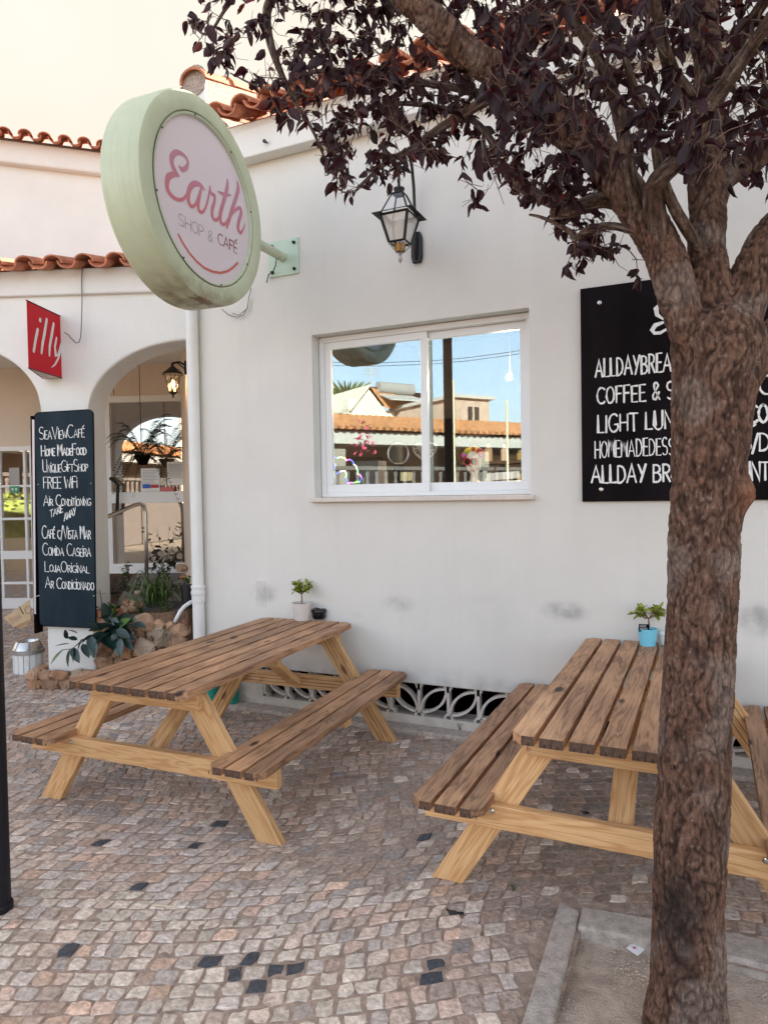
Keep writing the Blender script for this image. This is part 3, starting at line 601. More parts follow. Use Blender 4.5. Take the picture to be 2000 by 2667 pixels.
for i in range(4): b.tube([D[i],E_[i]],.006,4); b.tube([E_[i],E_[(i+1)%4]],.006,4)
b.quad(*E_)
b.build('cage',M_blackmetal,lan,fixn=False)
b=MB(); 
for i in range(4):
    lo=[(LX+sx*wb,LY+sy*wb,zb) for sx,sy in ((-1,-1),(1,-1),(1,1),(-1,1))]; hi=[(LX+sx*wt,LY+sy*wt,zt) for sx,sy in ((-1,-1),(1,-1),(1,1),(-1,1))]
    b=MB(); b.quad(lo[i],lo[(i+1)%4],hi[(i+1)%4],hi[i]); b.build('glass_pane',M_frost,lan)
    b=MB(); b.quad(D[i],D[(i+1)%4],E_[(i+1)%4],E_[i]); b.build('glass_pane',M_glassc,lan)
b=MB(); b.lathe([(.028,zr),(.02,zr+.012),(.034,zn-.02),(.036,zn-.008),(.02,zn),(.0,zn+.002)],16,(LX,LY,0)); b.build('cap',M_blackmetal,lan,smooth=True)
b=MB(); b.lathe([(.012,zb),(.012,zb+.05),(.03,zb+.085),(.032,zb+.11),(.02,zb+.135),(0,zb+.14)],16,(LX,LY,0)); b.build('bulb',mat('frosted_bulb',(.75,.72,.68),.3),lan,smooth=True)
b=MB(); b.lathe([(0,zf),(.006,zf+.006),(.013,zf+.022),(.012,zf+.036),(.006,zf+.048),(.012,zf+.052),(.012,zf+.06),(.005,zf+.064)],12,(LX,LY,0)); M_silver=mat('worn_silver',(.42,.38,.36),.4,.3,60,metal=.7); b.build('finial',M_silver,lan,smooth=True)
b=MB()
for sx,sy in ((-1,-1),(1,-1),(1,1),(-1,1)): b.tube([(LX,LY,zf+.062),(LX+sx*.022,LY+sy*.022,zf+.075),(LX+sx*.040,LY+sy*.040,zf+.10),(LX+sx*.046,LY+sy*.046,zb-.004)],.0045,6); ell(b,(LX+sx*.048,LY+sy*.048,zb-.012),(.010,.010,.008),8,6)
b.build('scroll',M_silver,lan)
b=MB(); b.lathe([(.03,zb-.055),(.038,zb-.01)],14,(LX,LY,0)); b.build('socket_cup',mat('brass_cup',(.35,.19,.05),.5,metal=.5),lan)
# arm & back plate
PXl=ony(1083,600,-.03)[0]; pa=[(PXl,-.03,zb+.02),(PXl,-.05,zb+.12),(PXl,-.06,zt+.05),(PXl*.85+LX*.15,-.065,zt+.18),(PXl*.75+LX*.25,-.085,zt+.32),(PXl*.5+LX*.5,-.14,zt+.43),(PXl*.25+LX*.75,-.22,zt+.49),(LX,-.31,zt+.47),(LX,-.385,zt+.38),(LX,-.42,zt+.25),(LX,-.42,zn)]
b=MB(); b.tube(pa,[.011]*8+[.010,.009,.009],10); b.build('arm',M_blackmetal,lan,smooth=True)
b=MB(); b.prism([(PXl-.03,-.03,zb),(PXl+.03,-.03,zb),(PXl+.04,-.03,zb+.04),(PXl+.04,-.03,zb+.17),(PXl+.025,-.03,zb+.21),(PXl-.025,-.03,zb+.21),(PXl-.04,-.03,zb+.17),(PXl-.04,-.03,zb+.04)],(0,.028,0)); b.build('back_plate',M_blackmetal,lan,bevel=.006)

# ================================================================ lettering
def arc_(cx,cy,rx,ry,a0,a1,n=10): return [(cx+rx*math.cos(math.radians(a0+(a1-a0)*i/n)),cy+ry*math.sin(math.radians(a0+(a1-a0)*i/n))) for i in range(n+1)]
G={ 'A':(.62,[[(0,0),(.31,1),(.62,0)],[(.1,.34),(.52,.34)]]),'B':(.5,[[(.02,0),(.02,1)],[(.02,1)]+arc_(.2,.77,.24,.23,90,-90)+[(.02,.54)],[(.02,.54)]+arc_(.22,.27,.28,.27,90,-90)+[(.02,0)]]),
 'C':(.55,[arc_(.34,.5,.34,.5,50,310,14)]),'D':(.52,[[(.02,0),(.02,1)],[(.02,1)]+arc_(.12,.5,.4,.5,90,-90,12)+[(.02,0)]]),'E':(.42,[[(.42,1),(.02,1),(.02,0),(.42,0)],[(.02,.52),(.36,.52)]]),
 'F':(.42,[[(.42,1),(.02,1),(.02,0)],[(.02,.54),(.34,.54)]]),'G':(.58,[arc_(.33,.5,.33,.5,50,330,14)+[(.58,.42),(.38,.42)]]),'H':(.5,[[(.02,0),(.02,1)],[(.5,0),(.5,1)],[(.02,.5),(.5,.5)]]),
 'I':(.04,[[(.02,0),(.02,1)]]),'J':(.3,[[(.28,1),(.28,.2)]+arc_(.14,.2,.14,.2,0,-160,8)]),'K':(.46,[[(.02,0),(.02,1)],[(.44,1),(.03,.45)],[(.12,.56),(.46,0)]]),'L':(.4,[[(.02,1),(.02,0),(.4,0)]]),
 'M':(.54,[[(0,0),(.05,1),(.27,.35),(.49,1),(.54,0)]]),'N':(.5,[[(.02,0),(.02,1),(.5,0),(.5,1)]]),'O':(.56,[arc_(.28,.5,.28,.5,90,450,18)]),'P':(.46,[[(.02,0),(.02,1)],[(.02,1)]+arc_(.18,.74,.26,.26,90,-90)+[(.02,.48)]]),
 'Q':(.58,[arc_(.28,.5,.28,.5,90,450,18),[(.34,.25),(.58,-.08)]]),'R':(.48,[[(.02,0),(.02,1)],[(.02,1)]+arc_(.18,.75,.26,.25,90,-90)+[(.02,.5)],[(.2,.5),(.48,0)]]),
 'S':(.46,[arc_(.23,.75,.22,.25,40,250,9)+arc_(.23,.25,.23,.25,80,-140,10)]),'T':(.5,[[(0,1),(.5,1)],[(.25,1),(.25,0)]]),'U':(.5,[[(.02,1),(.02,.25)]+arc_(.26,.25,.24,.25,180,360,8)+[(.5,1)]]),
 'V':(.54,[[(0,1),(.27,0),(.54,1)]]),'W':(.7,[[(0,1),(.17,0),(.35,.75),(.53,0),(.7,1)]]),'Y':(.5,[[(0,1),(.25,.45)],[(.5,1),(.16,-.02)]]),'&':(.5,[[(.5,0),(.12,.62)]+arc_(.25,.8,.14,.16,200,-20,8)+[(.05,.3)]+arc_(.18,.18,.15,.17,150,300,6)+[(.46,.42)]]),
 '/':(.3,[[(.0,-.12),(.3,1.0)]]),' ':(.22,[])}
G['Ç']=(.55,G['C'][1]+[[(.34,0),(.40,-.14),(.28,-.2)]]); G['É']=(.42,G['E'][1]+[[(.2,1.16),(.42,1.38)]])
def glyphs(text,small=.62,gap=.13):
    x=0; out=[]; wd=[]
    for ch in text:
        up=ch.upper(); sm=ch!=up
        w_,st=G[up]; k=small if sm else 1
        if ch=='i': st=st+[[(.02,1.22),(.035,1.30)]]
        out.append([[(x+px*k*(1.0),py*k) for px,py in s] for s in st]); x+=w_*k+gap*(.75 if sm else 1); wd.append(x-gap*.5)
    return out,wd
def ribbon(b,pts,wd,O_,ex,ey,en,off):
    P=[np.array(p) for p in pts]; n=len(P)
    ws=wd if hasattr(wd,'__len__') else [wd]*n
    L_=[];R_=[]
    for i in range(n):
        t=P[min(i+1,n-1)]-P[max(i-1,0)]; t=t/(np.linalg.norm(t)+1e-12); q=np.array([-t[1],t[0]])*ws[i]/2
        if 0<i<n-1:
            t1=(P[i]-P[i-1]);t2=(P[i+1]-P[i]); c=np.dot(t1,t2)/(np.linalg.norm(t1)*np.linalg.norm(t2)+1e-12); q=q/max(.45,math.sqrt(max(.0,(1+c)/2)))
        L_.append(P[i]+q);R_.append(P[i]-q)
    def cap(i,sg):
        t=(P[1]-P[0]) if i==0 else (P[-1]-P[-2]); t=t/(np.linalg.norm(t)+1e-12)*sg; q=np.array([-t[1],t[0]])
        return [P[i]+(q*math.cos(a)+t*math.sin(a))*ws[i]/2 for a in np.linspace(0,math.pi,6)]
    def W(p): return tuple(O_+ex*p[0]+ey*p[1]+en*off)
    for i in range(n-1): b.quad(W(L_[i]),W(R_[i]),W(R_[i+1]),W(L_[i+1]))
    for (i,sg) in ((0,-1),(n-1,1)):
        c=cap(i,sg); b.add([W(q) for q in c],[tuple(range(6))])
def write(text,Pa,Pb,H,en,wd,material,parent,name='lettering',nfit=None,small=.62,gap=.13,jit=.02,upv=(0,0,1),seed=1):
    rs=random.Random(seed+len(text)); Pa=np.array(Pa);Pb=np.array(Pb); gl,w_=glyphs(text,small,gap); tot=w_[(nfit or len(text))-1]
    ex=(Pb-Pa)/tot; ey=np.array(upv,float)*H; exn=ex/np.linalg.norm(ex); b=MB(); sx=np.linalg.norm(ex)
    k=0
    for gly in gl:
        dy=rs.uniform(-jit,jit)*H; hs=1+rs.uniform(-jit,jit)*2
        for st in gly:
            pts=[(px*sx+rs.uniform(-.3,.3)*jit*H,py*H*hs+dy+rs.uniform(-.3,.3)*jit*H) for px,py in st]
            ribbon(b,pts,[wd*(1+rs.uniform(-.3,.3)) for _ in pts],Pa,exn,np.array(upv,float),np.array(en,float),.0010+.00007*(k%43)); k+=1
    return b.build(name,material,parent,fixn=False)

# ================================================================ big menu board
bd=thing('menu_board','wide black menu board with white chalk lettering screwed to the wall behind the tree','menu board',(-.693,0,1.588))
BX0,BX1,BZ0,BZ1=-.693,1.35,1.588,2.909
b=MB(); b.box(BX0,BX1,-.022,-.001,BZ0,BZ1); b.build('panel',M_black,bd,bevel=.002)
for (px,pz) in ((BX0+.115,BZ1-.10),(BX0+.115,BZ0+.075),(BX1-.115,BZ1-.1),(BX1-.115,BZ0+.075)):
    b=MB(); b.lathe([(.013,0),(.013,.003),(.006,.006),(0,.006)],14,M=Matrix.Translation((px,-.0225,pz))@Matrix.Rotation(math.pi/2,4,'X')); b.build('screw',M_steel,bd)
def bp_(x,y): return ony(1400+x/2.765,650+y/2.765,-.022)
def bline(t,s,e,h,nf,wd=.0105):
    P0,P1=bp_(*s),bp_(*e); H=bp_(s[0],s[1]-h)[2]-P0[2]; P1[2]=P0[2]+(P1[2]-P0[2])*.3
    write(t,P0,P1,H,(0,-1,0),wd,M_chalk,bd,'chalk_lettering',nf,gap=.15,jit=.03,seed=int(s[1]))
bline('ALLDAYBREAKFAST',(415,918),(965,885),125,10); bline('COFFEE & SNACKS',(428,1112),(985,1076),118,10)
bline('LIGHT LUNCH',(432,1316),(980,1288),122,9); bline('HOMEMADEDESSERTS',(412,1498),(985,1472),118,12,.0078); bline('ALLDAY BRUNCH',(388,1680),(960,1672),122,9,.0115)
def rline(t,s,e,h,wd=.013):
    P0,P1=ony(*s,-.022),ony(*e,-.022); write(t,P0,P1,ony(s[0],s[1]-h,-.022)[2]-P0[2],(0,-1,0),wd,M_chalk,bd,'chalk_lettering',seed=3,gap=.08)
rline('C',(1976,1026),(2009,1026),50,.012); rline('OÇO',(1922,1101),(2000,1100),43); rline('ES/D',(1908,1175),(2004,1174),45,.011); rline('INT',(1951,1251),(2004,1250),46,.011)
# script E
pe=[(905,405,22),(880,395,26),(850,425,40),(858,470,34),(900,500,16),(940,512,12),(900,525,24),(845,545,40),(822,580,34),(840,603,26),(880,600,30),(925,575,22),(970,555,12),(1010,520,10)]
b=MB(); P=[bp_(x,y) for x,y,_ in pe]; s_=abs(bp_(100,0)[0]-bp_(0,0)[0])/100
O0=P[0]; ribbon(b,[(p[0]-O0[0],p[2]-O0[2]) for p in P],[w_*s_*.75 for *_,w_ in pe],np.array([O0[0],-.022,O0[2]]),np.array([1,0,0.]),np.array([0,0,1.]),np.array([0,-1.,0]),.0015); b.build('chalk_lettering',M_chalk,bd,fixn=False)

# ================================================================ round sign
SX,SY,SZ,SR,SA,ST=-2.742,-1.017,3.462,.615,.05,.277
sgn=thing('round_sign','large round pale green sign with pink lettering, held out on a pipe','sign',(SX,0,SZ))
n3=np.array([math.cos(SA),math.sin(SA),0.]); e3=np.array([-math.sin(SA),math.cos(SA),0.]); 
Mdisc=Matrix(((0,-math.sin(SA),math.cos(SA),SX),(0,math.cos(SA),math.sin(SA),SY),(1,0,0,SZ),(0,0,0,1)))
Mdisc=Matrix(((e3[0],0,n3[0],SX),(e3[1],0,n3[1],SY),(0,1,0,SZ),(0,0,0,1)))
M_rim=mat('sign_rim_paint',(.53,.575,.405),.45,.04,10)
t=M_rim.node_tree; tc=t.nodes.new('ShaderNodeTexCoord'); mp=t.nodes.new('ShaderNodeMapping'); mp.inputs['Scale'].default_value=(60,2,2); mp.inputs['Rotation'].default_value=(0,0,-SA); t.links.new(tc.outputs['Object'],mp.inputs[0])
nz=t.nodes.new('ShaderNodeTexNoise'); nz.inputs['Scale'].default_value=1; nz.inputs['Detail'].default_value=5; t.links.new(mp.outputs[0],nz.inputs[0])
mr=t.nodes.new('ShaderNodeMapRange'); mr.inputs[1].default_value=.5; mr.inputs[2].default_value=.72; mr.inputs[4].default_value=.4; t.links.new(nz.outputs[0],mr.inputs[0])
mulcol(M_rim,cursock(M_rim),(.42,.45,.27),mr.outputs[0])
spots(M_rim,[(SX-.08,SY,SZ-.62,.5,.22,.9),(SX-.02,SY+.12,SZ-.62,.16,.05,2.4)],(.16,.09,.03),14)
b=MB(); b.lathe([(0,-ST),(SR-.03,-ST),(SR-.008,-ST+.008),(SR,-ST+.03),(SR,-.03),(SR-.008,-.008),(SR-.03,0),(SR*.83,0),(SR*.815,-.006),(SR*.815,-.02),(SR*.79,-.02),(SR*.79,-.03),(0,-.03)],96,M=Mdisc); o=b.build('casing',M_rim,sgn,smooth=True)
o.modifiers.new('es','EDGE_SPLIT').split_angle=math.radians(40)
b=MB(); b.lathe([(0,-.0),(SR*.775,-.0)],96,M=Mdisc@Matrix.Translation((0,0,-.024))); b.build('face_panel',mat('sign_face',(.72,.63,.665),.35),sgn)
b=MB(); b.lathe([(SR*.80,-.004),(SR*.782,-.004),(SR*.775,-.014),(SR*.775,-.026)],96,M=Mdisc); b.build('face_ring',M_green,sgn,smooth=True)
for k in range(8):
    a=2*math.pi*(k+.3)/8; b=MB(); b.lathe([(.006,0),(.006,.003),(0,.004)],8,M=Mdisc@Matrix.Translation((SR*.79*math.cos(a),SR*.79*math.sin(a),-.003))); b.build('screw',M_blackmetal,sgn)
P0d=np.array([SX,SY,SZ])-n3*.024
def dp(x,y):
    P=onplane(380+x/3.353,180+y/3.353,P0d,n3)-P0d; return (float(P@e3),float(P[2]))
sc=abs(dp(100,1000)[1]-dp(100,900)[1])/100
M_pink=mat('logo_pink',(.52,.22,.30),.5); t=M_pink.node_tree; tc=t.nodes.new('ShaderNodeTexCoord'); sp=t.nodes.new('ShaderNodeSeparateXYZ'); t.links.new(tc.outputs['Object'],sp.inputs[0]); mr=t.nodes.new('ShaderNodeMapRange'); mr.inputs[1].default_value=SZ+.15; mr.inputs[2].default_value=SZ-.2; t.links.new(sp.outputs[2],mr.inputs[0]); mulcol(M_pink,None,(.62,.14,.15),mr.outputs[0])
strokes=[[(292,850,26),(318,878,48),(352,862,50),(368,815,36),(345,765,34),(305,735,44),(262,728,56),(228,765,64),(228,820,62),(250,880,60),(285,930,22)],
 [(290,932,20),(245,920,52),(200,940,68),(185,990,62),(190,1050,56),(225,1105,46),(275,1138,38),(325,1135,34),(365,1085,30),(385,1040,30)],
 [(512,1055,18),(480,1015,44),(430,1000,60),(390,1030,62),(370,1095,62),(375,1160,54),(402,1200,40),(432,1180,28),(455,1120,24),(478,1060,20)],
 [(485,1040,30),(468,1110,46),(455,1180,52),(465,1235,44),(492,1250,32),(520,1215,28),(545,1130,28),(560,1030,22)],
 [(560,1025,22),(570,1085,34),(600,1105,42),(598,1160,44),(580,1225,46),(582,1290,44),(608,1320,34),(640,1290,28),(668,1210,26)],
 [(712,965,22),(712,1020,50),(698,1090,56),(672,1180,54),(650,1270,54),(655,1340,48),(688,1355,32),(718,1310,24)],
 [(628,1068,12),(668,1088,36),(712,1100,34),(742,1098,10)],
 [(798,985,26),(806,1050,56),(785,1130,56),(755,1220,54),(728,1310,50),(706,1388,22)],
 [(735,1290,22),(778,1235,32),(820,1212,44),(832,1260,50),(812,1330,50),(806,1395,50),(828,1430,38),(852,1390,24),(864,1350,12)]]
for k,stt in enumerate(strokes):
    b=MB(); P=[dp(x,y) for x,y,_ in stt]; ww=[w_*sc*.92 for *_,w_ in stt]
    # smooth the stroke
    Q=[];W2=[]
    for i in range(len(P)-1):
        p0=P[max(i-1,0)];p1=P[i];p2=P[i+1];p3=P[min(i+2,len(P)-1)]
        for tt in (0,.25,.5,.75):
            Q.append(tuple(.5*((2*p1[c])+(-p0[c]+p2[c])*tt+(2*p0[c]-5*p1[c]+4*p2[c]-p3[c])*tt*tt+(-p0[c]+3*p1[c]-3*p2[c]+p3[c])*tt**3) for c in (0,1))); W2.append(ww[i]*(1-tt)+ww[i+1]*tt)
    Q.append(P[-1]);W2.append(ww[-1])
    ribbon(b,Q,W2,P0d,e3,np.array([0,0,1.]),n3,.0015+.0001*k); b.build('logo_letter',M_pink,sgn,fixn=False)
def dtext(t_,s,e,h,m_,wd):
    a,c=dp(*s),dp(*e); z=a[1]; P0=P0d+e3*a[0]+np.array([0,0,(a[1]+c[1])/2]); P1=P0d+e3*c[0]+np.array([0,0,(a[1]+c[1])/2]); write(t_,P0,P1,h*sc,n3,wd,m_,sgn,'sign_lettering',gap=.09,jit=0)
dtext('SHOP &',(290,1378),(590,1502),105,mat('faded_grey',(.42,.36,.38),.6),.006); dtext('CAFÉ',(632,1530),(800,1608),105,mat('mauve_ink',(.28,.12,.13),.6),.008)
b=MB(); P=[dp(x,y) for x,y in [(285,1447),(330,1530),(385,1612),(445,1680),(510,1735),(580,1768),(650,1780),(715,1765),(760,1735),(802,1692)]]; ribbon(b,P,24*sc,P0d,e3,np.array([0,0,1.]),n3,.0015); b.build('smile_arc',mat('coral',(.60,.14,.10),.5),sgn,fixn=False)
# pipe and plate
PXc=-2.86
b=MB(); b.tube([(PXc,-.01,3.445),(PXc,SY+SR-.02,3.445)],.034,18); o=b.build('support_pipe',M_green,sgn)
b=MB(); b.box(-2.99,-2.727,-.012,-.001,3.31,3.575); b.build('wall_plate',mat('plate_green',(.50,.62,.50),.45),sgn,bevel=.002)
for sx,sz in ((-2.955,3.345),(-2.762,3.345),(-2.955,3.54),(-2.762,3.54)):
    b=MB(); b.lathe([(.014,0),(.014,.004),(.010,.004),(.010,.014),(.005,.014),(.005,.026),(0,.026)],6,M=Matrix.Translation((sx,-.0125,sz))@Matrix.Rotation(math.pi/2,4,'X')); b.build('bolt',M_blackmetal,sgn)
b=MB(); b.tube([(-2.86,-.1,3.41),(-2.87,-.10,3.36),(-2.93,-.05,3.335),(-2.98,-.03,3.33),(-3.0,-.03,3.27)],.004,6); b.build('sign_cable',M_blackmetal,sgn)
b=MB(); q=[ony(*p,-.03) for p in [(578,805),(595,820),(618,826),(635,820),(645,800),(648,778),(655,750)]]; b.tube(q,.004,6); q2=[ony(x+5,y-3,-.02) for x,y in [(600,818),(618,824),(640,806),(643,780)]]; b.tube(q2,.0035,6)
tag(b.build('hanging_cable',mat('grey_cable',(.25,.22,.21),.6)),'thin grey cable looping on the wall under the round sign','cable')

# ================================================================ ARCADE BUILDING
arc=thing('arcade_building','white two storey building with arched porch and terracotta tiled eaves on the left','building',AW(0,0,0),TH)
def ab(): return MB()
TK=.33
CR,CL=.318,-.122          # pier between the two arches
def zR(s):  # underside of right arch
    c=1.25; a=c-CR; return 2.42+.60*math.sqrt(max(0,1-((s-c)/a)**2)) if s<c else 3.02
def zL(s):
    c=-.95; a=CL-c; 
    return 2.45+.60*math.sqrt(max(0,1-((s-c)/a)**2))
b=MB(); top=3.47
sR=[CR+ (1.25-CR)*(1-math.cos(k/18*math.pi/2)) for k in range(19)]
sL=[CL-(CL+1.78)*(1-math.cos(k/36*math.pi))/2 for k in range(37)]
def strip(b,ss,zf_):
    for i in range(len(ss)-1):
        a,c=ss[i],ss[i+1]; za,zc_=zf_(a),zf_(c)
        b.quad(AW(a,0,za),AW(c,0,zc_),AW(c,0,top),AW(a,0,top)); b.quad(AW(a,TK,za),AW(c,TK,zc_),AW(c,TK,top),AW(a,TK,top)); b.quad(AW(a,0,za),AW(c,0,zc_),AW(c,TK,zc_),AW(a,TK,za))
strip(b,sR,zR); strip(b,sL,zL)
for dd in (0,TK): b.add([AW(CL,dd,-.1),AW(CR,dd,-.1),AW(CR,dd,2.42),AW(CR,dd,top),AW(CL,dd,top),AW(CL,dd,2.45)],[(0,1,2,3,4,5)])
for (s0,s1) in ((-2.2,-1.78),):
    b.quad(AW(s0,0,-.1),AW(s1,0,-.1),AW(s1,0,top),AW(s0,0,top)); b.quad(AW(s0,TK,-.1),AW(s1,TK,-.1),AW(s1,TK,top),AW(s0,TK,top))
b.quad(AW(CR,0,-.1),AW(CR,TK,-.1),AW(CR,TK,2.42),AW(CR,0,2.42)); b.quad(AW(CL,0,-.1),AW(CL,TK,-.1),AW(CL,TK,2.45),AW(CL,0,2.45)); b.quad(AW(-1.78,0,-.1),AW(-1.78,TK,-.1),AW(-1.78,TK,2.45),AW(-1.78,0,2.45))
b.quad(AW(-2.2,0,-.1),AW(-2.2,TK,-.1),AW(-2.2,TK,top),AW(-2.2,0,top))
b.quad(AW(-2.2,0,top),AW(1.25,0,top),AW(1.25,TK,top),AW(-2.2,TK,top))
# porch ceiling, back wall (above the doors), side wall
b.quad(AW(-3.6,TK-.01,3.42),AW(1.3,TK-.01,3.42),AW(1.3,3.05,3.42),AW(-3.6,3.05,3.42))
o=b.build('arcade_wall',M_plaster2,arc,bevel=.022,seg=3)
b=MB(); b.prism([AW(-2.3,-.045,3.455),AW(1.24,-.045,3.43),AW(1.24,-.045,3.66),AW(-2.3,-.045,3.66)],(N[0]*.37,N[1]*.37,0)); b.build('cornice',M_plaster2,arc,bevel=.015,seg=2)
D=3.0
sa,_=onA(469,1000,D)
M_back=mat('porch_beige_plaster',(.70,.59,.49),.9,.04,2)
b=MB(); b.prism([AW(-4.5,D+.02,2.99),AW(sa+.4,D+.02,2.99),AW(sa+.4,D+.02,3.6),AW(-4.5,D+.02,3.6)],(N[0]*.1,N[1]*.1,0)); 
b.prism([AW(-1.95,D+.02,.0),AW(-1.07,D+.02,.0),AW(-1.07,D+.02,2.99),AW(-1.95,D+.02,2.99)],(N[0]*.1,N[1]*.1,0))
b.prism([AW(-1.95,D+.02,2.37),AW(-4.5,D+.02,2.37),AW(-4.5,D+.02,2.99),AW(-1.95,D+.02,2.99)],(N[0]*.1,N[1]*.1,0))
b.quad(AW(sa,D+.02,0),AW(1.16,TK,0),AW(1.16,TK,3.5),AW(sa,D+.02,3.5))
b.build('porch_back_wall',M_back,arc,fixn=False)
b=MB(); b.quad(AW(-4.5,5.2,0),AW(2,5.2,0),AW(2,5.2,3.4),AW(-4.5,5.2,3.4)); b.quad(AW(-4.5,3.1,.2),AW(2,3.1,.2),AW(2,5.2,.2),AW(-4.5,5.2,.2)); b.quad(AW(-4.5,3.1,3.4),AW(2,3.1,3.4),AW(2,5.2,3.4),AW(-4.5,5.2,3.4)); b.quad(AW(2,3.1,.2),AW(2,5.2,.2),AW(2,5.2,3.4),AW(2,3.1,3.4)); b.quad(AW(-4.5,3.1,.2),AW(-4.5,5.2,.2),AW(-4.5,5.2,3.4),AW(-4.5,3.1,3.4))
b.build('porch_room',mat('room_brown',(.34,.20,.11),.9,.2,2),arc)
# lower roof deck & upper storey
up0=atd(-500,300,9.35); q0,q1=atd(0,353,9.6),atd(257,388,10.0); dirn=(q1-q0); dirn[2]=0; L0=np.linalg.norm(dirn); dirn/=L0; zt_=q0[2]
pA=q0-dirn*5; pB=q0+dirn*(L0*1.95); nb=np.array([-dirn[1],dirn[0],0])
b=MB(); b.quad(AW(-3.6,-.05,3.665),AW(1.24,-.05,3.665),tuple([pB[0],pB[1],4.6]),tuple([pA[0],pA[1],4.6])); b.build('roof_deck',M_tile_in,arc,fixn=False)
b=MB(); zz=zt_-.12
b.quad((pA[0],pA[1],3.3),(pB[0],pB[1],3.3),(pB[0],pB[1],zz),(pA[0],pA[1],zz)); e_=pB+nb*4; b.quad((pB[0],pB[1],3.3),(e_[0],e_[1],3.3),(e_[0],e_[1],zz),(pB[0],pB[1],zz)); b.build('upper_wall',M_plaster2,arc,fixn=False)
b=MB(); f=-nb*.12; zc0=atd(0,420,9.5)[2]
b.prism([tuple(pA+f)[:2]+(zc0,),tuple(pB+f)[:2]+(zc0,),tuple(pB+f)[:2]+(zz+.02,),tuple(pA+f)[:2]+(zz+.02,)],tuple(nb*.3)); b.build('upper_cornice',M_plaster2,arc,bevel=.03)
b=MB(); b.quad(*[tuple(v) for v in (np.array([*(pA-nb*.15)[:2],zz+.03]),np.array([*(pB-nb*.15)[:2],zz+.03]),np.array([*(pB+nb*4)[:2],zz+1.3]),np.array([*(pA+nb*4)[:2],zz+1.3]))]); b.build('upper_roof_deck',M_tile_in,arc,fixn=False)
Bq=Matrix.Translation((*A0,0))@Matrix.Rotation(TH,4,'Z')@Matrix.Translation((0,-.20,3.60))
tile_row(arc,-2.2,13,.262,Bq,math.radians(16))
ang=math.atan2(dirn[1],dirn[0]); Bq=Matrix.Translation((pA[0]-nb[0]*.3,pA[1]-nb[1]*.3,zz-.02))@Matrix.Rotation(ang,4,'Z')
tile_row(arc,3.4,16,.245,Bq,math.radians(16))
# porch doors
def fr(b,s0,s1,z0,z1,t_,d0,d1,tb=None,tl=None):
    tb=tb or t_
    def bx(a0,a1,c0,c1,dd=0): b.prism([AW(a0,d0+dd,c0),AW(a1,d0+dd,c0),AW(a1,d0+dd,c1),AW(a0,d0+dd,c1)],(N[0]*(d1-d0-2*dd),N[1]*(d1-d0-2*dd),0))
    bx(s0,s1,z0,z0+tb); bx(s0,s1,z1-t_,z1); bx(s0,s0+t_,z0+tb,z1-t_,.001); bx(s1-t_,s1,z0+tb,z1-t_,.001); return bx
b=MB(); z0=.66; zmid0,zmid1=1.59,1.735
bx=fr(b,-1.02,.25,z0,3.0,.085,D-.03,D+.02,.13); bx(-.935,.165,zmid0,zmid1,.001); bx(-.935,-.905,z0+.13,zmid0,.0015); bx(-.935,-.905,zmid1,2.915,.0015)
dr=b.build('door',M_alu,arc,bevel=.004); dr['label']='white glazed door under the right arch'
for (c0,c1) in ((z0+.13,zmid0),(zmid1,2.915)):
    b=MB(); b.prism([AW(-.905,D-.005-.026,c0),AW(.165,D-.005+.026,c0),AW(.165,D-.005+.026,c1),AW(-.905,D-.005-.026,c1)],(N[0]*.008,N[1]*.008,0)); b.build('glass_pane',M_doorglass,dr)
b=MB(); 
h0=onA(283,1250,D-.12); h1=onA(308,1262,D-.12); h2=onA(306,1325,D-.12)
b.tube([AW(h0[0],D-.03,h0[1]+.02),AW(h0[0]+.02,D-.10,h0[1]+.02),AW(h1[0],D-.12,h1[1]),AW(h2[0],D-.12,h2[1]),AW(h2[0]-.02,D-.10,h2[1]-.06),AW(h0[0],D-.03,h2[1]-.08)],.022,10); b.build('push_handle',M_darkgrey,dr,smooth=True)
def paper(x0,x1,y0,y1,name,m_=M_white,lines=0,extra=None,d=D-.036):
    a=onA(x0,y1,d); c=onA(x1,y0,d); b=MB(); b.prism([AW(a[0],d,a[1]),AW(c[0],d,a[1]),AW(c[0],d,c[1]),AW(a[0],d,c[1])],(N[0]*.002,N[1]*.002,0)); o=b.build(name,m_,dr)
    if lines:
        b=MB(); hh=c[1]-a[1]; ww=c[0]-a[0]
        for k in range(lines):
            zz=c[1]-hh*(.12+.62*k/lines); e=rnd(.7,.92); b.prism([AW(a[0]+ww*.08,d-.002,zz),AW(a[0]+ww*e,d-.002,zz),AW(a[0]+ww*e,d-.002,zz+hh*.012),AW(a[0]+ww*.08,d-.002,zz+hh*.012)],(N[0]*.001,N[1]*.001,0))
        b.build('print_lines',mat('grey_print',(.2,.2,.22),.8),o)
    return o
paper(437,482,1202,1264,'notice_paper',lines=14); paper(369,416,1219,1280,'notice_paper',lines=10)
paper(372,392,1261,1272,'blue_sticker',mat('sticker_blue',(.02,.12,.5),.5),d=D-.040); paper(393,414,1262,1271,'red_sticker',mat('sticker_red',(.5,.02,.03),.5),d=D-.040); paper(419,455,1268,1280,'red_sticker',mat('sticker_pale_red',(.6,.14,.13),.5)); paper(418,434,1244,1264,'small_sticker',mat('sticker_cream',(.62,.6,.5),.5))
b=MB(); a=onA(303,1280,D+.1); c=onA(366,1236,D+.1); b.prism([AW(a[0],D+.1,a[1]),AW(c[0],D+.1,a[1]),AW(c[0],D+.1,c[1]),AW(a[0],D+.1,c[1])],(N[0]*.25,N[1]*.25,0)); o=b.build('cardboard_box',M_kraft); tag(o,'brown cardboard box standing just behind the glass of the porch door','box')
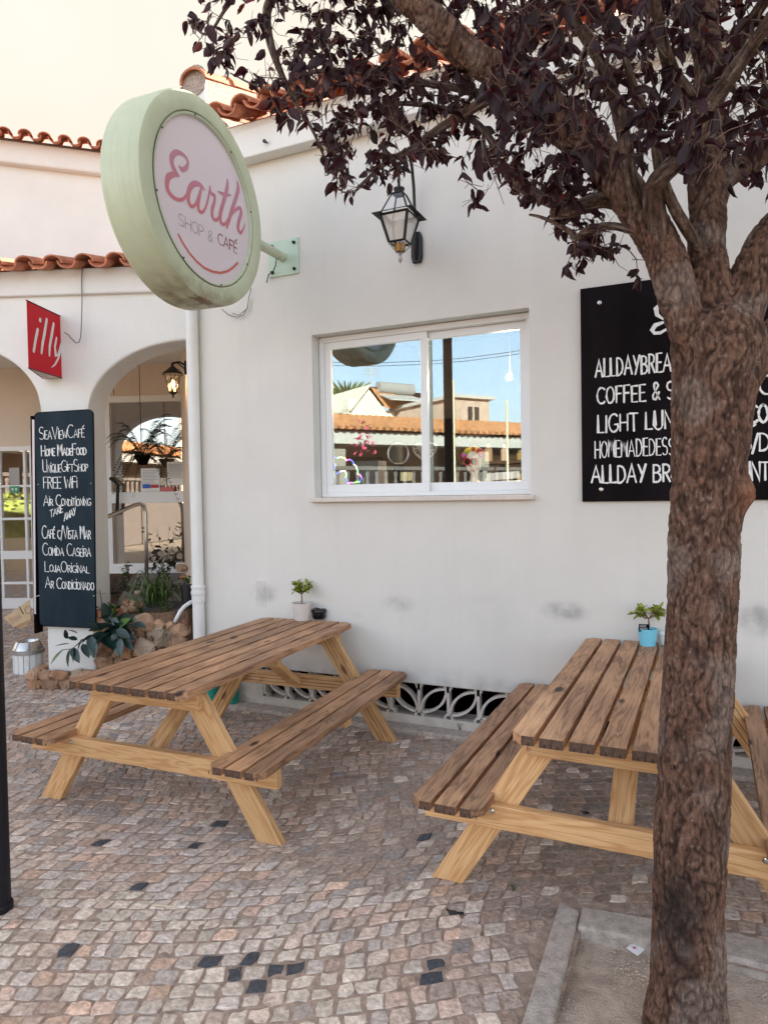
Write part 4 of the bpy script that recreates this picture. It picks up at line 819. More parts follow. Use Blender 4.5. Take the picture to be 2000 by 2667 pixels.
# left glazed door
b=MB(); zb_=.20; bx=fr(b,-3.1,-1.96,zb_,2.37,.06,D-.03,D+.02,.14)
for pxv in (8,73): s_=onA(pxv,1400,D)[0]; bx(s_-.016,s_+.016,zb_+.14,2.31,.002)
for py in (1266,1351): z_=onA(60,py,D)[1]; bx(-3.04,-2.02,z_-.016,z_+.016,.003)
z_=onA(60,1445,D)[1]; bx(-3.04,-2.02,z_-.055,z_+.055,.001); z_=onA(60,1518,D)[1]; bx(-3.04,-2.02,z_-.016,z_+.016,.003)
dl=b.build('door',M_alu,arc,bevel=.003); dl['label']='white glazed door divided into small panes under the left arch'
b=MB(); b.prism([AW(-3.04,D-.005,zb_+.14),AW(-2.02,D-.005,zb_+.14),AW(-2.02,D-.005,2.31),AW(-3.04,D-.005,2.31)],(N[0]*.008,N[1]*.008,0)); b.build('glass_pane',M_doorglass,dl)
# green pin-shaped sticker, grey sticker above
d=D-.034; a=onA(26,1282,d); c=onA(51,1266,d); tip=onA(39,1289,d); mid=(a[0]+c[0])/2
b=MB(); b.prism([AW(a[0],d,a[1]),AW(mid-.02,d,a[1]),AW(mid,d,tip[1]),AW(mid+.02,d,a[1]),AW(c[0],d,a[1]),AW(c[0],d,c[1]),AW(a[0],d,c[1])],(N[0]*.002,N[1]*.002,0)); o=b.build('green_sticker',mat('sticker_green',(.05,.30,.17),.5),dl)
b=MB()
for sx in (-.025,.025): b.lathe([(.0,0),(.014,0)],10,M=Matrix.Translation(AW(mid+sx,d-.002,(a[1]+c[1])/2))@Matrix.Rotation(TH,4,'Z')@Matrix.Rotation(math.pi/2,4,'X'))
b.build('sticker_mark',M_white,o)
a=onA(26,1262,d); c=onA(51,1218,d); b=MB(); b.prism([AW(a[0],d,a[1]),AW(c[0],d,a[1]),AW(c[0],d,c[1]),AW(a[0],d,c[1])],(N[0]*.002,N[1]*.002,0)); b.build('grey_sticker',mat('sticker_grey',(.35,.34,.33),.5),dl)
# ramp / landing with handrail
M_ramp=mat('ramp_grey',(.17,.155,.15),.75,.15,10,.3,60)
r0=onz(352,1492,.66); r1=onz(325,1535,.66); 
lnd=thing('entrance_ramp','grey paved ramp and landing leading up to the porch door','ramp',(r0[0],r0[1],0))
b=MB(); L4=[r0,r1,onz(310,1560,.66),(*AW(1.05,.55,.66),),(*AW(sa+.05,D-.05,.66),)]
b.prism([(p[0],p[1],-.05) for p in L4],(0,0,.705)); b.build('landing',M_ramp,lnd)
hr=thing('handrail','polished steel handrail bent down to its post on the grey ramp','handrail',tuple(atd(383,1512,7.9)))
hz=.657; P0=onz(383,1510,.66); tpost=(P0-CAM)@fw; P1=atd(380,1335,tpost)
b=MB(); b.tube([P0,atd(381,1400,tpost),P1,atd(376,1318,tpost),atd(365,1312,tpost-.05),atd(350,1316,tpost-.15),atd(283,1345,tpost-.8),atd(230,1368,tpost-1.35)],.024,12); b.build('rail',M_steel,hr,smooth=True)
b=MB(); b.lathe([(.05,0),(.05,.008),(.03,.012)],18,(P0[0],P0[1],.655)); b.build('foot_flange',M_steel,hr)
# ================================================================ rubble: pier foot and planter wall
def rock(r,seed,flat=(1,1,1)):
    b_=bmesh.new(); bmesh.ops.create_icosphere(b_,subdivisions=2,radius=1); vs=[]
    for v in b_.verts:
        p=v.co.copy(); q=Vector((math.copysign(abs(p.x)**.7,p.x),math.copysign(abs(p.y)**.7,p.y),math.copysign(abs(p.z)**.7,p.z)))
        q*=1+.38*noise.noise(p*1.7+Vector((seed*3.1,seed,0)))+.24*noise.noise(p*3.4+Vector((seed,0,0))); vs.append((q.x*r*flat[0],q.y*r*flat[1],q.z*r*flat[2]))
    fs=[tuple(v.index for v in f.verts) for f in b_.faces]; b_.free(); return vs,fs
def put_rock(parent,c,size,seed,name='stone',rz=0):
    vs,fs=rock(1,seed); M4=Matrix.Translation(c)@Matrix.Rotation(rz,4,'Z')@Matrix.Rotation(rnd(-.3,.3),4,'Y')
    vs=[M4@Vector((v[0]*size[0],v[1]*size[1],v[2]*size[2])) for v in vs]; b=MB(); b.add(vs,fs); o=b.build(name,M_rock,parent,fixn=False)
    k=rnd(.24,.46); t_=random.random(); col=(k*1.15,k*.70,k*.44) if t_<.6 else ((k*1.25,k*.95,k*.72) if t_<.85 else (k*.9,k*.48,k*.27)); setcol(o.data,np.tile(col,(len(vs),1))); return o
M_mortar=mat('dark_mortar',(.17,.10,.062),.95,.4,20,1,60)
pl=thing('planter_wall','low rubble stone planter wall between the pier and the downpipe','planter',AW(.7,0,0),TH)
b=MB(); b.prism([AW(.30,.02,-.05),AW(1.16,.02,-.05),AW(1.16,.02,.66),AW(.30,.02,.60)],(N[0]*.18,N[1]*.18,0)); b.build('mortar_bed',M_mortar,pl)
b=MB(); b.prism([AW(.32,.21,-.05),AW(1.16,.21,-.05),AW(1.16,.21,.58),AW(.32,.21,.55)],(N[0]*.4,N[1]*.4,0)); b.build('soil',M_soil,pl)
cand=[]
for R_,n_try in ((.085,50),(.07,90),(.06,160),(.042,300),(.028,500)):
    for _ in range(n_try):
        s_,z_,rr_=rnd(.30,1.15),rnd(.0,.56),R_*rnd(.85,1.15)
        if all(math.hypot((s_-c[0])*.85,(z_-c[1])*1.1)>.80*(rr_+c[2]) for c in cand): cand.append((s_,z_,rr_))
for s_,z_,rr_ in cand: put_rock(pl,Vector(AW(s_,.03,z_)),(rr_*1.12,rr_*.55+.02,rr_*.92),rnd(0,99),rz=TH)
base=thing('pier_foot','rubble stone foot around the base of the white pier','stone base',AW(.1,0,0),TH)
b=MB(); b.prism([AW(-.20,-.09,-.05),AW(.37,-.09,-.05),AW(.37,-.09,.13),AW(-.20,-.09,.13)],(N[0]*.42,N[1]*.42,0)); b.build('mortar_bed',M_rock if False else M_mortar,base)
for zrow,hh in ((.035,.085),(.115,.08)):
    s=-.26
    while s<.40: w_=rnd(.10,.18); put_rock(base,Vector(AW(s+w_/2,-.082+rnd(-.012,.01),zrow)),(w_/2*1.1,.045,hh/2*1.15),rnd(0,99),rz=TH); s+=w_
    d=-.03
    while d<.3: w_=rnd(.1,.16); put_rock(base,Vector(AW(-.235,d+w_/2,zrow)),(.05,w_/2,hh/2),rnd(0,99),rz=TH); put_rock(base,Vector(AW(.385,d+w_/2,zrow)),(.05,w_/2,hh/2),rnd(0,99),rz=TH); d+=w_
# ================================================================ illy lightbox
il=thing('red_lightbox','red coffee lightbox sign with white brush lettering above the pier','sign',AW(-.05,-.1,2.72))
Lp,Rp,Xp=np.array([-4.945,-.560]),np.array([-5.125,-.075]),np.array([-5.26,-.17])
zb0,zt0=2.723,3.265
b=MB(); b.add([(*Lp,zb0),(*Rp,zb0),(*Xp,zb0),(*Lp,zt0),(*Rp,zt0),(*Xp,zt0)],[(0,1,4,3),(1,2,5,4),(2,0,3,5)]); b.build('red_panel',M_red,il)
M_worn=mat('worn_white',(.6,.52,.45),.6,.4,14)
b=MB(); b.add([(*Lp,zb0-.001),(*Rp,zb0-.001),(*Xp,zb0-.001)],[(0,1,2)]); b.build('end_plate',M_worn,il)
b=MB(); b.add([(*Lp,zt0+.001),(*Rp,zt0+.001),(*Xp,zt0+.001)],[(0,1,2)]); b.build('end_plate',M_worn,il)
b=MB(); b.tube([(*Lp,zt0),(*Rp,zt0),(*Xp,zt0),(*Lp,zt0)],.006,6); b.tube([(*Lp,zb0),(*Rp,zb0),(*Xp,zb0),(*Lp,zb0)],.005,6); b.build('edge_trim',mat('dark_red',(.12,.01,.015),.5),il)
b=MB(); b.box(-.03,.03,-.03,.03,2.9,3.1,M=Matrix.Translation((*(Rp*.6+Xp*.4+N*.05),0))@Matrix.Rotation(TH,4,'Z')); b.build('wall_bracket',M_blackmetal,il)
ev=np.array([*(Rp-Lp),0.]); evl=np.linalg.norm(ev); ev/=evl; ni=np.array([-ev[1],ev[0],0]); 
if ni@(CAM-np.array([*Lp,2.9]))<0: ni=-ni
P0i=np.array([*Lp,zb0])
def ip(x,y):
    P=onplane(x/2.9625,700+y/2.9625,P0i,ni)-P0i; return (float(P@ev),float(P[2]))
si=abs(ip(300,400)[1]-ip(300,500)[1])/100
for k,stt in enumerate([[(313,392,30),(311,398,34)],[(293,470,30),(278,540,32),(262,635,28)],[(362,392,28),(348,480,34),(330,580,32),(322,650,24)],[(415,425,28),(402,500,34),(385,600,30),(383,668,22)],[(438,535,24),(425,600,26),(432,670,26),(452,662,24),(468,600,22),(478,560,16)],[(478,560,22),(470,630,24),(452,690,24),(425,740,16),(398,762,4)]]):
    b=MB(); ribbon(b,[ip(x,y) for x,y,_ in stt],[w_*si*1.0 for *_,w_ in stt],P0i,ev,np.array([0,0,1.]),ni,.0015+.0001*k); b.build('logo_letter',M_white,il,fixn=False)
cab=[onplane(x/2.9625,700+y/2.9625,(*(A0-N*.06),0),(N[0],N[1],0)) for x,y in [(500,492),(530,510),(560,545),(590,572),(612,568),(625,530),(632,420),(636,250),(632,100),(636,20),(640,-30)]]
b=MB(); b.tube(cab,.0045,6); tag(b.build('power_cable',mat('grey_cable2',(.16,.14,.14),.6)),'thin grey power cable hanging from the roof tiles down to the red lightbox','cable')
# ================================================================ tall chalkboard on pier
cb=thing('tall_chalkboard','tall dark blue chalkboard listing café offers fixed to the white pier','chalkboard',AW(.09,-.05,.5),TH)
dB=-.06; n_=np.array([-N[0],-N[1],0]); 
def cbp(x,y): return onplane(x,y,(*(A0+N*dB),0),(N[0],N[1],0))
cn=[cbp(250,1636),cbp(243,1066),cbp(90,1075),cbp(104,1630)]   # BR TR TL BL
def rounded(c,r=.045):
    out=[]
    for i in range(4):
        p,a,z_=c[i],c[i-1],c[(i+1)%4]; ua=(a-p)/np.linalg.norm(a-p); uz=(z_-p)/np.linalg.norm(z_-p)
        for t_ in np.linspace(0,math.pi/2,6): out.append(p+ua*r*(1-math.sin(t_))+uz*r*(1-math.cos(t_)))
    return out
b=MB(); b.prism([tuple(p) for p in rounded(cn)],(N[0]*.02,N[1]*.02,0)); b.build('panel',M_slate,cb)
b=MB(); b.tube([tuple(p) for p in rounded(cn)]+[tuple(rounded(cn)[0])],.0035,5); b.build('edge',M_void,cb)
def cline(t_,s,e,H,off,sc_,wd=.0062,**k):
    P0,P1=cbp(60+s[0]/sc_,off+s[1]/sc_),cbp(60+e[0]/sc_,off+e[1]/sc_); Hh=np.linalg.norm(cbp(100,1200)-cbp(100,1100))/100*H/sc_
    dv=P1-P0; u_=np.array([0,0,1.]); write(t_,P0,P1,Hh,n_,wd,M_chalk,cb,'chalk_lettering',seed=int(s[1]),gap=.09,jit=.03,small=.64,**k)
c1=7.373; c2=6.705
cline('SeaViewCafé',(325,700),(1190,655),240,1050,c1); cline('Home MadeFood',(360,1012),(1225,992),210,1050,c1,.0078); cline('UniqueGiftShop',(390,1328),(1262,1300),225,1050,c1); cline('FREE WiFi',(402,1640),(1055,1620),215,1050,c1,.0075); cline('Air Conditioning',(405,1968),(1315,1970),200,1050,c1)
cline('TAKE',(530,2200),(775,2085),125,1050,c1,.0075); cline('AWAY',(725,180),(930,60),125,1330,c2,.008)
cline('Café c/Vista Mar',(345,482),(1195,492),220,1330,c2,.0072); cline('Comida Caseira',(355,775),(1195,800),210,1330,c2); cline('LojaOriginal',(390,1065),(1165,1088),185,1330,c2); cline('Ar Condicionado',(400,1350),(1252,1382),200,1330,c2,.0068)
# second board seen edge-on at its left with white edge strip
b=MB(); q=[cbp(80,1083),cbp(86,1083),cbp(97,1650),cbp(90,1650)]; b.prism([tuple(p) for p in q],(N[0]*.10,N[1]*.10,0)); b.build('side_frame',M_void,cb)
b=MB(); q=[cbp(85,1092),cbp(91,1094),cbp(95,1600),cbp(90.5,1598)]; q=[p-np.array([N[0],N[1],0])*.004 for p in q]; b.prism([tuple(p) for p in q],(N[0]*.003,N[1]*.003,0)); b.build('edge_strip',mat('edge_white',(.7,.62,.6),.5),cb)
for x,y in ((101,1262),(238,1259),(104,1552),(246,1552)):
    q=cbp(x,y); b=MB(); ell(b,q-np.array([N[0],N[1],0])*.002,(.006,.006,.006),8,6); b.build('screw',M_steel,cb)
# kraft tag on a string
b=MB(); tgp=[cbp(16,1608),cbp(76,1566),cbp(84,1560),cbp(86,1612),cbp(42,1632)]; nn=np.array([N[0],N[1],0])
tg=thing('kraft_tag','brown kraft card tag with printed text hanging on a string beside the tall chalkboard','tag',tuple(cbp(60,1600)))
b.prism([tuple(p-nn*.03) for p in tgp],tuple(nn*.004)); b.build('card',M_kraft,tg)
b=MB(); b.prism([tuple(cbp(*p)-nn*.02) for p in [(40,1628),(88,1600),(85,1618),(62,1636),(50,1634)]],tuple(nn*.004)); b.build('card',mat('kraft_dark',(.42,.26,.14),.9),tg)
b=MB(); c0_=cbp(80,1587)-nn*.032; b.tube([c0_+np.array([math.cos(t_)*U[0]*.03,math.cos(t_)*U[1]*.03,.032*math.sin(t_)]) for t_ in np.linspace(0,2*math.pi,20)],.0018,5)
for k in range(7):
    a=cbp(30+k*4.2,1606-k*1.5+3)-nn*.032; c=cbp(38+k*4.2,1622-k*3+3)-nn*.032; b.tube([a,c],.0012,4)
b.tube([cbp(57,1578)-nn*.032,cbp(60,1584)-nn*.032,cbp(63,1590)-nn*.032,cbp(68,1598)-nn*.032],.004,5); b.build('print',M_ink,tg)
b=MB(); b.tube([cbp(78,1564)-nn*.03,cbp(84,1560)-nn*.02,cbp(104,1550)-nn*.01],.003,5); b.build('string',mat('string',(.6,.5,.42),.9),tg)

# ================================================================ white slatted bin
bc=onz(76,1748,.0); bin_=thing('litter_bin','small round white slatted bin with a steel rim beside the pier','bin',tuple(bc))
br=.125; bh=.20
for k in range(16):
    a=2*math.pi*k/16; b=MB(); b.box(-.022,.022,-.007,.007,.0,bh,M=Matrix.Translation((bc[0]+br*math.cos(a),bc[1]+br*math.sin(a),bc[2]))@Matrix.Rotation(a+math.pi/2,4,'Z')); b.build('slat',M_white,bin_)
b=MB(); b.lathe([(0,.01),(br-.01,.01),(br-.01,bh)],24,tuple(bc)); b.build('liner',M_white,bin_)
b=MB(); b.lathe([(br+.014,bh-.02),(br+.022,bh-.015),(br+.022,bh+.02),(br+.012,bh+.022)],28,tuple(bc)); b.build('rim_band',mat('galvanised',(.4,.38,.37),.5,metal=.6),bin_)
b=MB(); b.lathe([(br+.012,bh+.02),(br-.02,bh+.095),(br-.025,bh+.10),(br-.035,bh+.095),(br-.03,bh+.03)],28,tuple(bc)); b.build('lid',M_steel,bin_,smooth=True)

# ================================================================ lantern lamps in the porch
def porch_lantern(px,py,d):
    s_,z_=onA(px,py,d); c=AW(s_,d,z_); L=thing('porch_lantern','small black porch lantern with a warm lit bulb under the right arch','lantern',c)
    hgt=.20; b=MB()
    for k in range(6):
        a=math.pi/3*k; a2=a+math.pi/3
        lo=(c[0]+.045*math.cos(a),c[1]+.045*math.sin(a),z_-hgt/2); hi=(c[0]+.085*math.cos(a),c[1]+.085*math.sin(a),z_+hgt/2); b.tube([lo,hi],.006,5)
    b.build('frame',M_blackmetal,L)
    b=MB(); b.lathe([(.12,z_+hgt/2-.008),(.115,z_+hgt/2+.005),(.06,z_+hgt/2+.05),(.03,z_+hgt/2+.075),(.012,z_+hgt/2+.09),(.018,z_+hgt/2+.11),(0,z_+hgt/2+.13)],12,(c[0],c[1],0)); b.build('roof',M_blackmetal,L)
    b=MB(); b.lathe([(0,z_-hgt/2-.07),(.012,z_-hgt/2-.05),(.006,z_-hgt/2-.04),(.03,z_-hgt/2-.015),(.05,z_-hgt/2)],12,(c[0],c[1],0)); b.build('base',M_blackmetal,L)
    b=MB(); b.lathe([(.043,z_-hgt/2),(.08,z_+hgt/2-.01)],6,(c[0],c[1],0)); b.build('glass',M_glassc,L)
    b=MB(); ell(b,(c[0],c[1],z_-.01),(.022,.022,.045),10,8); b.build('bulb',emis('warm_bulb',(1,.55,.2),4),L,smooth=True)
    e_=AW(s_+.17,d-.05,z_+hgt/2+.08); b=MB(); b.tube([(c[0],c[1],z_+hgt/2+.12),(c[0]+U[0]*.08,c[1]+U[1]*.08,z_+hgt/2+.13),e_],.012,8); b.tube([(e_[0],e_[1],e_[2]-.10),(e_[0],e_[1],e_[2]+.05)],.02,8); b.tube([(c[0]+U[0]*.05,c[1]+U[1]*.05,z_+hgt/2+.125),(c[0]+U[0]*.13,c[1]+U[1]*.13,z_+hgt/2+.06),(e_[0],e_[1],e_[2]-.09)],.008,6); b.build('bracket',M_blackmetal,L)
porch_lantern(451,998,1.6)
_s,_z=onA(451,998,1.6); lamp(AW(_s,1.6,_z-.01),2.5,(1,.6,.3))

# ================================================================ picnic tables
TW,TL,TT=.7448,1.8767,.74
def oboard(name,poly,axis_len,mats,parent,loc,rot=None,bev=.004,endface=None):
    return None
def plank(name,x0,x1,y0,y1,z0,z1,parent,m_=M_top,cham=None,grooves=True,side=0):
    """board along Y; side=-1/+1 chamfers the outer corners; local origin at its centre so the grain runs along Y"""
    cx,cy,cz=(x0+x1)/2,(y0+y1)/2,(z0+z1)/2; hx,hy,hz_=(x1-x0)/2,(y1-y0)/2,(z1-z0)/2; c=.042
    if side: 
        s_=side; P=[(-s_*hx,-hy),(s_*(hx-c),-hy),(s_*hx,-hy+c),(s_*hx,hy-c),(s_*(hx-c),hy),(-s_*hx,hy)]
    else: P=[(-hx,-hy),(hx,-hy),(hx,hy),(-hx,hy)]
    b=MB(); n=len(P); vs=[(p[0],p[1],-hz_) for p in P]+[(p[0],p[1],hz_) for p in P]
    b.add(vs,[tuple(range(n))[::-1],tuple(range(n,2*n))]); 
    for i in range(n):
        j=(i+1)%n; endf=abs(P[i][1]-P[j][1])<1e-6; b.add([vs[i],vs[j],vs[n+j],vs[n+i]],[(0,1,2,3)],1 if endf else 0)
    if grooves:   # saw kerfs in both ends
        for sy in (-1,1):
            for k in range(3 if hx>.04 else 2):
                gx=-hx*.55+hx*1.1*k/2; b.box(gx-.0016,gx+.0016,sy*(hy-.002),sy*(hy+.0006),-hz_,-hz_*.15+ (.004 if k==1 else 0),2)
    o=b.build(name,[m_,M_end,M_void],parent,bevel=.005); o.location=Vector(o.location)+Vector((cx,cy,cz)); return o
def beam(name,p0,p1,wid,thk,parent,m_=M_pine,up=(0,0,1),flatcut=None):
    """bar from p0 to p1, local Y along the bar"""
    p0=Vector(p0);p1=Vector(p1); y=(p1-p0).normalized(); z=Vector(up); z=(z-y*z.dot(y)).normalized(); x=y.cross(z); L_=(p1-p0).length; c=(p0+p1)/2
    R=Matrix((x,y,z)).transposed().to_4x4(); R.translation=c; Ri=R.inverted()
    b=MB(); ends=[]
    for (q,s_) in ((p0,-1),(p1,1)):
        ring=[]
        for (sx,sz) in ((-1,-1),(1,-1),(1,1),(-1,1)):
            v=q+x*sx*thk/2+z*sz*wid/2
            if flatcut: v=v+y*((q.z-v.z)/y.z)     # cut level with the ground
            ring.append(Ri@v)
        ends.append(ring)
    b.add(ends[0]+ends[1],[(3,2,1,0),(4,5,6,7),(0,1,5,4),(1,2,6,5),(2,3,7,6),(3,0,4,7)])
    # grooved inner face
    o=b.build(name,m_,parent,bevel=.004); o.matrix_basis=o.matrix_basis@R if False else R; return o
def groove(parent_beam,L_,wid,thk,sx,parent):
    pass
def make_table():
    T=thing('picnic_table','','picnic table')
    pw=.0895; gp=(TW-7*pw)/6
    for i in range(7):
        x0=-TW/2+i*(pw+gp); plank('top_board',x0,x0+pw,-TL/2+rnd(-.003,.003),TL/2,TT-.037,TT,T,side=(-1 if i==0 else 1 if i==6 else 0))
    BI,BO,BZ=.492,.792,.418; bw=.0875; bg=(BO-BI-3*bw)/2
    for s_ in (-1,1):
        for i in range(3):
            a=BI+i*(bw+bg); c=a+bw; x0,x1=(a,c) if s_>0 else (-c,-a)
            plank('seat_board',x0,x1,-TL/2+rnd(-.003,.003),TL/2,BZ-.035,BZ,T,side=(s_ if i==2 else -s_ if i==0 else 0) if True else 0)
    FY=.725
    for e_ in (-1,1):
        yl=e_*FY; yo=e_*(FY+.045)
        for s_ in (-1,1): beam('leg',(s_*.708,yl,0),(s_*.262,yl,.69),.118,.043,T,up=(1,0,0) if s_<0 else (-1,0,0),flatcut=True)
        beam('crossbeam',(-.785,yo,.336),(.785,yo,.336),.096,.043,T)
        beam('batten',(-.345,yo,.655),(.345,yo,.655),.092,.043,T)
        beam('brace',(.0,e_*(FY+.018),.33),(.0,e_*.26,.665),.092,.043,T,up=(1,0,0))
    beam('batten',(-.33,0,.672),(.33,0,.672),.06,.043,T,m_=M_pine)
    for s_ in (-1,1): beam('batten',(s_*.50,0,.36),(s_*.78,0,.36),.043,.07,T)
    for e_ in (-1,1):
        for s_ in (-1,1):
            for (xx,zz) in ((.49,.36),(.535,.315)):
                b=MB(); b.lathe([(.012,0),(.011,.003),(.006,.005),(0,.0055)],12,M=Matrix.Translation((s_*xx,e_*(FY+.0675),zz))@Matrix.Rotation(e_*-math.pi/2 if e_>0 else math.pi/2,4,'X')); b.build('bolt',M_steel,T)
                break
    return T
# grooved decking faces on the inner side of legs / beams are cut as thin dark kerfs
T1=make_table()
for ch in [c for c in T1.children if c.name.split('.')[0] in('leg','crossbeam')]:
    me=ch.data; ys=[v.co.y for v in me.vertices]; y0,y1=min(ys)+.012,max(ys)-.012
    toward=None
    R=ch.matrix_basis; xin=-1 if (R.to_3x3()@Vector((1,0,0))).y*ch.matrix_basis.translation.y>0 else 1
    b=MB()
    wz=.118 if ch.name.startswith('leg') else .096
    for k in (-1,0,1):
        zc=k*wz*.24; b.box(xin*.0212,xin*.0221,y0+ (.05 if ch.name.startswith('leg') else 0),y1-(.05 if ch.name.startswith('leg') else 0),zc-.0018,zc+.0018)
    g_=b.build('groove',M_end,None); g_.parent=ch
T1.location=(-2.6216,-1.0412,0); T1.rotation_euler=(0,0,.0361)
tag(T1,'weathered wooden picnic table in front of the window, with a white plant pot','picnic table','wooden picnic tables outside the café')
T2=copy_tree(T1); T2.location=(-.2986,-.9826,0); T2.rotation_euler=(0,0,-.0022)
tag(T2,'weathered wooden picnic table behind the tree trunk, with a light blue plant pot')

# ================================================================ things on the tables
M_jade=mat('jade_leaf',(.27,.30,.045),.35,.35,30); M_jstem=mat('jade_stem',(.20,.11,.06),.8)
def ovleaf(L_,W_,th=.2,n=5,curl=.15):
    """small cupped leaf, base at origin, pointing +X"""
    vs=[(0,0,0)];fs=[]
    for i in range(1,n):
        t_=i/n; w_=W_/2*math.sin(math.pi*t_**.8)**.8; z=-curl*L_*t_*t_; vs+=[(L_*t_,-w_,z+w_*th),(L_*t_,0,z-w_*.1),(L_*t_,w_,z+w_*th)]
    vs.append((L_,0,-curl*L_)); e=len(vs)-1
    fs+=[(0,1,2),(0,2,3)]
    for i in range(n-2):
        a=1+3*i; fs+=[(a,a+3,a+4,a+1),(a+1,a+4,a+5,a+2)]
    a=1+3*(n-2); fs+=[(a,e,a+1),(a+1,e,a+2)]; return vs,fs
def leaf_at(b,P,d,L_,W_,roll=0,curl=.15,th=.2,mi=0,n=5):
    d=Vector(d).normalized(); q=d.to_track_quat('X','Z').to_matrix().to_4x4(); M4=Matrix.Translation(P)@q@Matrix.Rotation(roll,4,'X'); vs,fs=ovleaf(L_,W_,th,n,curl); b.add([M4@Vector(v) for v in vs],fs,mi)
def pot(b,c,r0,r1,h,th=.004): b.lathe([(0,0),(r0,0),(r1,h),(r1-th,h),(r1-th-.002,h*.85),(0,h*.84)],28,c)
def jade(T,c,H,spread,seed,sizes=(.022,.032),nl=46,tilt=0):
    rs=random.Random(seed); b=MB(); tips=[]; top=Vector(c)+Vector((0,0,H*.45)); b.tube([c,(c[0]+.002,c[1],c[2]+H*.25),top],[.0055,.005,.004],7)
    for k in range(6):
        a=k*1.05+rs.uniform(-.3,.3); e=top+Vector((math.cos(a)*spread*rs.uniform(.5,1),math.sin(a)*spread*rs.uniform(.5,1),H*rs.uniform(.12,.5))); m_=(top+e)/2+Vector((0,0,-.003)); b.tube([top,m_,e],[.0035,.003,.0025],5); tips.append((m_,e))
    b.build('stem',M_jstem,T)
    for k in range(nl):
        m_,e=tips[k%len(tips)]; t_=rs.uniform(.2,1.05); P=m_+(e-m_)*t_; b=MB(); L_=rs.uniform(*sizes); leaf_at(b,P,(rs.uniform(-1,1),rs.uniform(-1,1),rs.uniform(-.25,.8)),L_,L_*.62,rs.uniform(-.5,.5),rs.uniform(0,.3),.25); b.build('leaf',M_jade,T,smooth=True)
c1_=onz(787,1614,TT); c1_=np.array([c1_[0],c1_[1],TT]); sc1=((c1_-CAM)@fw)/F_PX
p1=thing('potted_plant','jade plant in a plain white pot on the far end of the left picnic table','potted plant',tuple(c1_))
r1=26*sc1*1.0; b=MB(); pot(b,tuple(c1_),r1*.72,r1,45*sc1); b.build('pot',mat('white_ceramic',(.66,.60,.57),.5),p1,smooth=False)
b=MB(); b.lathe([(0,0),(r1-.006,0)],20,(c1_[0],c1_[1],TT+45*sc1*.86)); b.build('soil',M_soil,p1)
jade(p1,(c1_[0],c1_[1],TT+45*sc1*.85),.18,.068,4,(.040,.058),80)
c2_=onz(831,1611,TT); b=MB(); rr=19*sc1; hh=27*sc1
ash=thing('ashtray','round black lidded ashtray next to the white plant pot','ashtray',(c2_[0],c2_[1],TT)); M_gb=mat('gloss_black',(.008,.008,.01),.12)
b=MB(); b.lathe([(0,0),(rr*.8,0),(rr*.95,.01),(rr*.98,hh*.72)],26,(c2_[0],c2_[1],TT)); b.build('bowl',M_gb,ash,smooth=True)
b=MB(); b.lathe([(rr*1.08,hh*.70),(rr*1.1,hh*.76),(rr*1.0,hh*.92),(rr*.8,hh),(rr*.55,hh*.9),(rr*.3,hh*.72),(0,hh*.7)],26,(c2_[0],c2_[1],TT)); b.build('lid',M_gb,ash,smooth=True)
c3=onz(1686,1680,TT); sc3=((np.array([c3[0],c3[1],TT])-CAM)@fw)/F_PX
p2=thing('potted_plant','jade plant in a light blue pot with a small chalk label','potted plant',(c3[0],c3[1],TT))
r3=25*sc3; b=MB(); pot(b,(c3[0],c3[1],TT),r3*.75,r3,44*sc3); b.build('pot',mat('light_blue_ceramic',(.20,.60,.78),.35),p2)
b=MB(); b.lathe([(0,0),(r3-.006,0)],20,(c3[0],c3[1],TT+44*sc3*.86)); b.build('soil',M_soil,p2)
jade(p2,(c3[0]+.005,c3[1],TT+44*sc3*.85),.16,.10,9,(.040,.058),80)
b=MB(); Pc=np.array([c3[0],c3[1],TT]); q=[onplane(x,y,Pc-fw*.03,fw) for x,y in [(1663,1645),(1690,1645),(1690,1626),(1663,1625)]]; b.prism([tuple(v) for v in q],tuple(fw*.002)); lb=b.build('plant_label',M_void,p2)
b=MB(); 
for k in range(4): y=1628.5+k*4.0; a,c=onplane(1665.5,y,Pc-fw*.0325,fw),onplane(1681+rnd(0,6),y,Pc-fw*.0325,fw); b.tube([a,(a+c)/2+np.array([0,0,.0008]),c],.0011,4)
b.build('label_writing',M_chalk,lb)
c4=onz(1738,1678,TT); b=MB(); r4=24*sc3; b.lathe([(0,0),(r4*.75,0),(r4*.95,26*sc3),(r4*1.05,27*sc3),(r4*1.05,31*sc3),(r4*.9,36*sc3),(r4*.5,37*sc3),(0,37*sc3)],24,(c4[0],c4[1],TT)); o=b.build('lidded_pot',M_white,loc=(c4[0],c4[1],TT)); tag(o,'white lidded bowl beside the light blue pot, half hidden by the tree trunk','bowl')

# teal ribbed watering hoses / cans by the corner
for (px,py,dz) in ((556,1835,.17),(602,1838,.19)):
    c=onz(px,py); pf=[]; 
    for k in range(int(dz/.0125)): pf+=[(.058,.0125*k),(.064,.0125*k+.004),(.058,.0125*k+.009)]
    b=MB(); b.lathe([(0,0)]+pf+[(.054,dz),(.054,.02),(0,.02)],24,tuple(c)); o=b.build('ribbed_bucket',mat('teal_plastic',(.02,.30,.24),.45),loc=tuple(c)); tag(o,'teal ribbed plastic bucket under the left picnic table, %s'%('the one nearer the pier' if px<580 else 'the one nearer the vents'),'bucket')

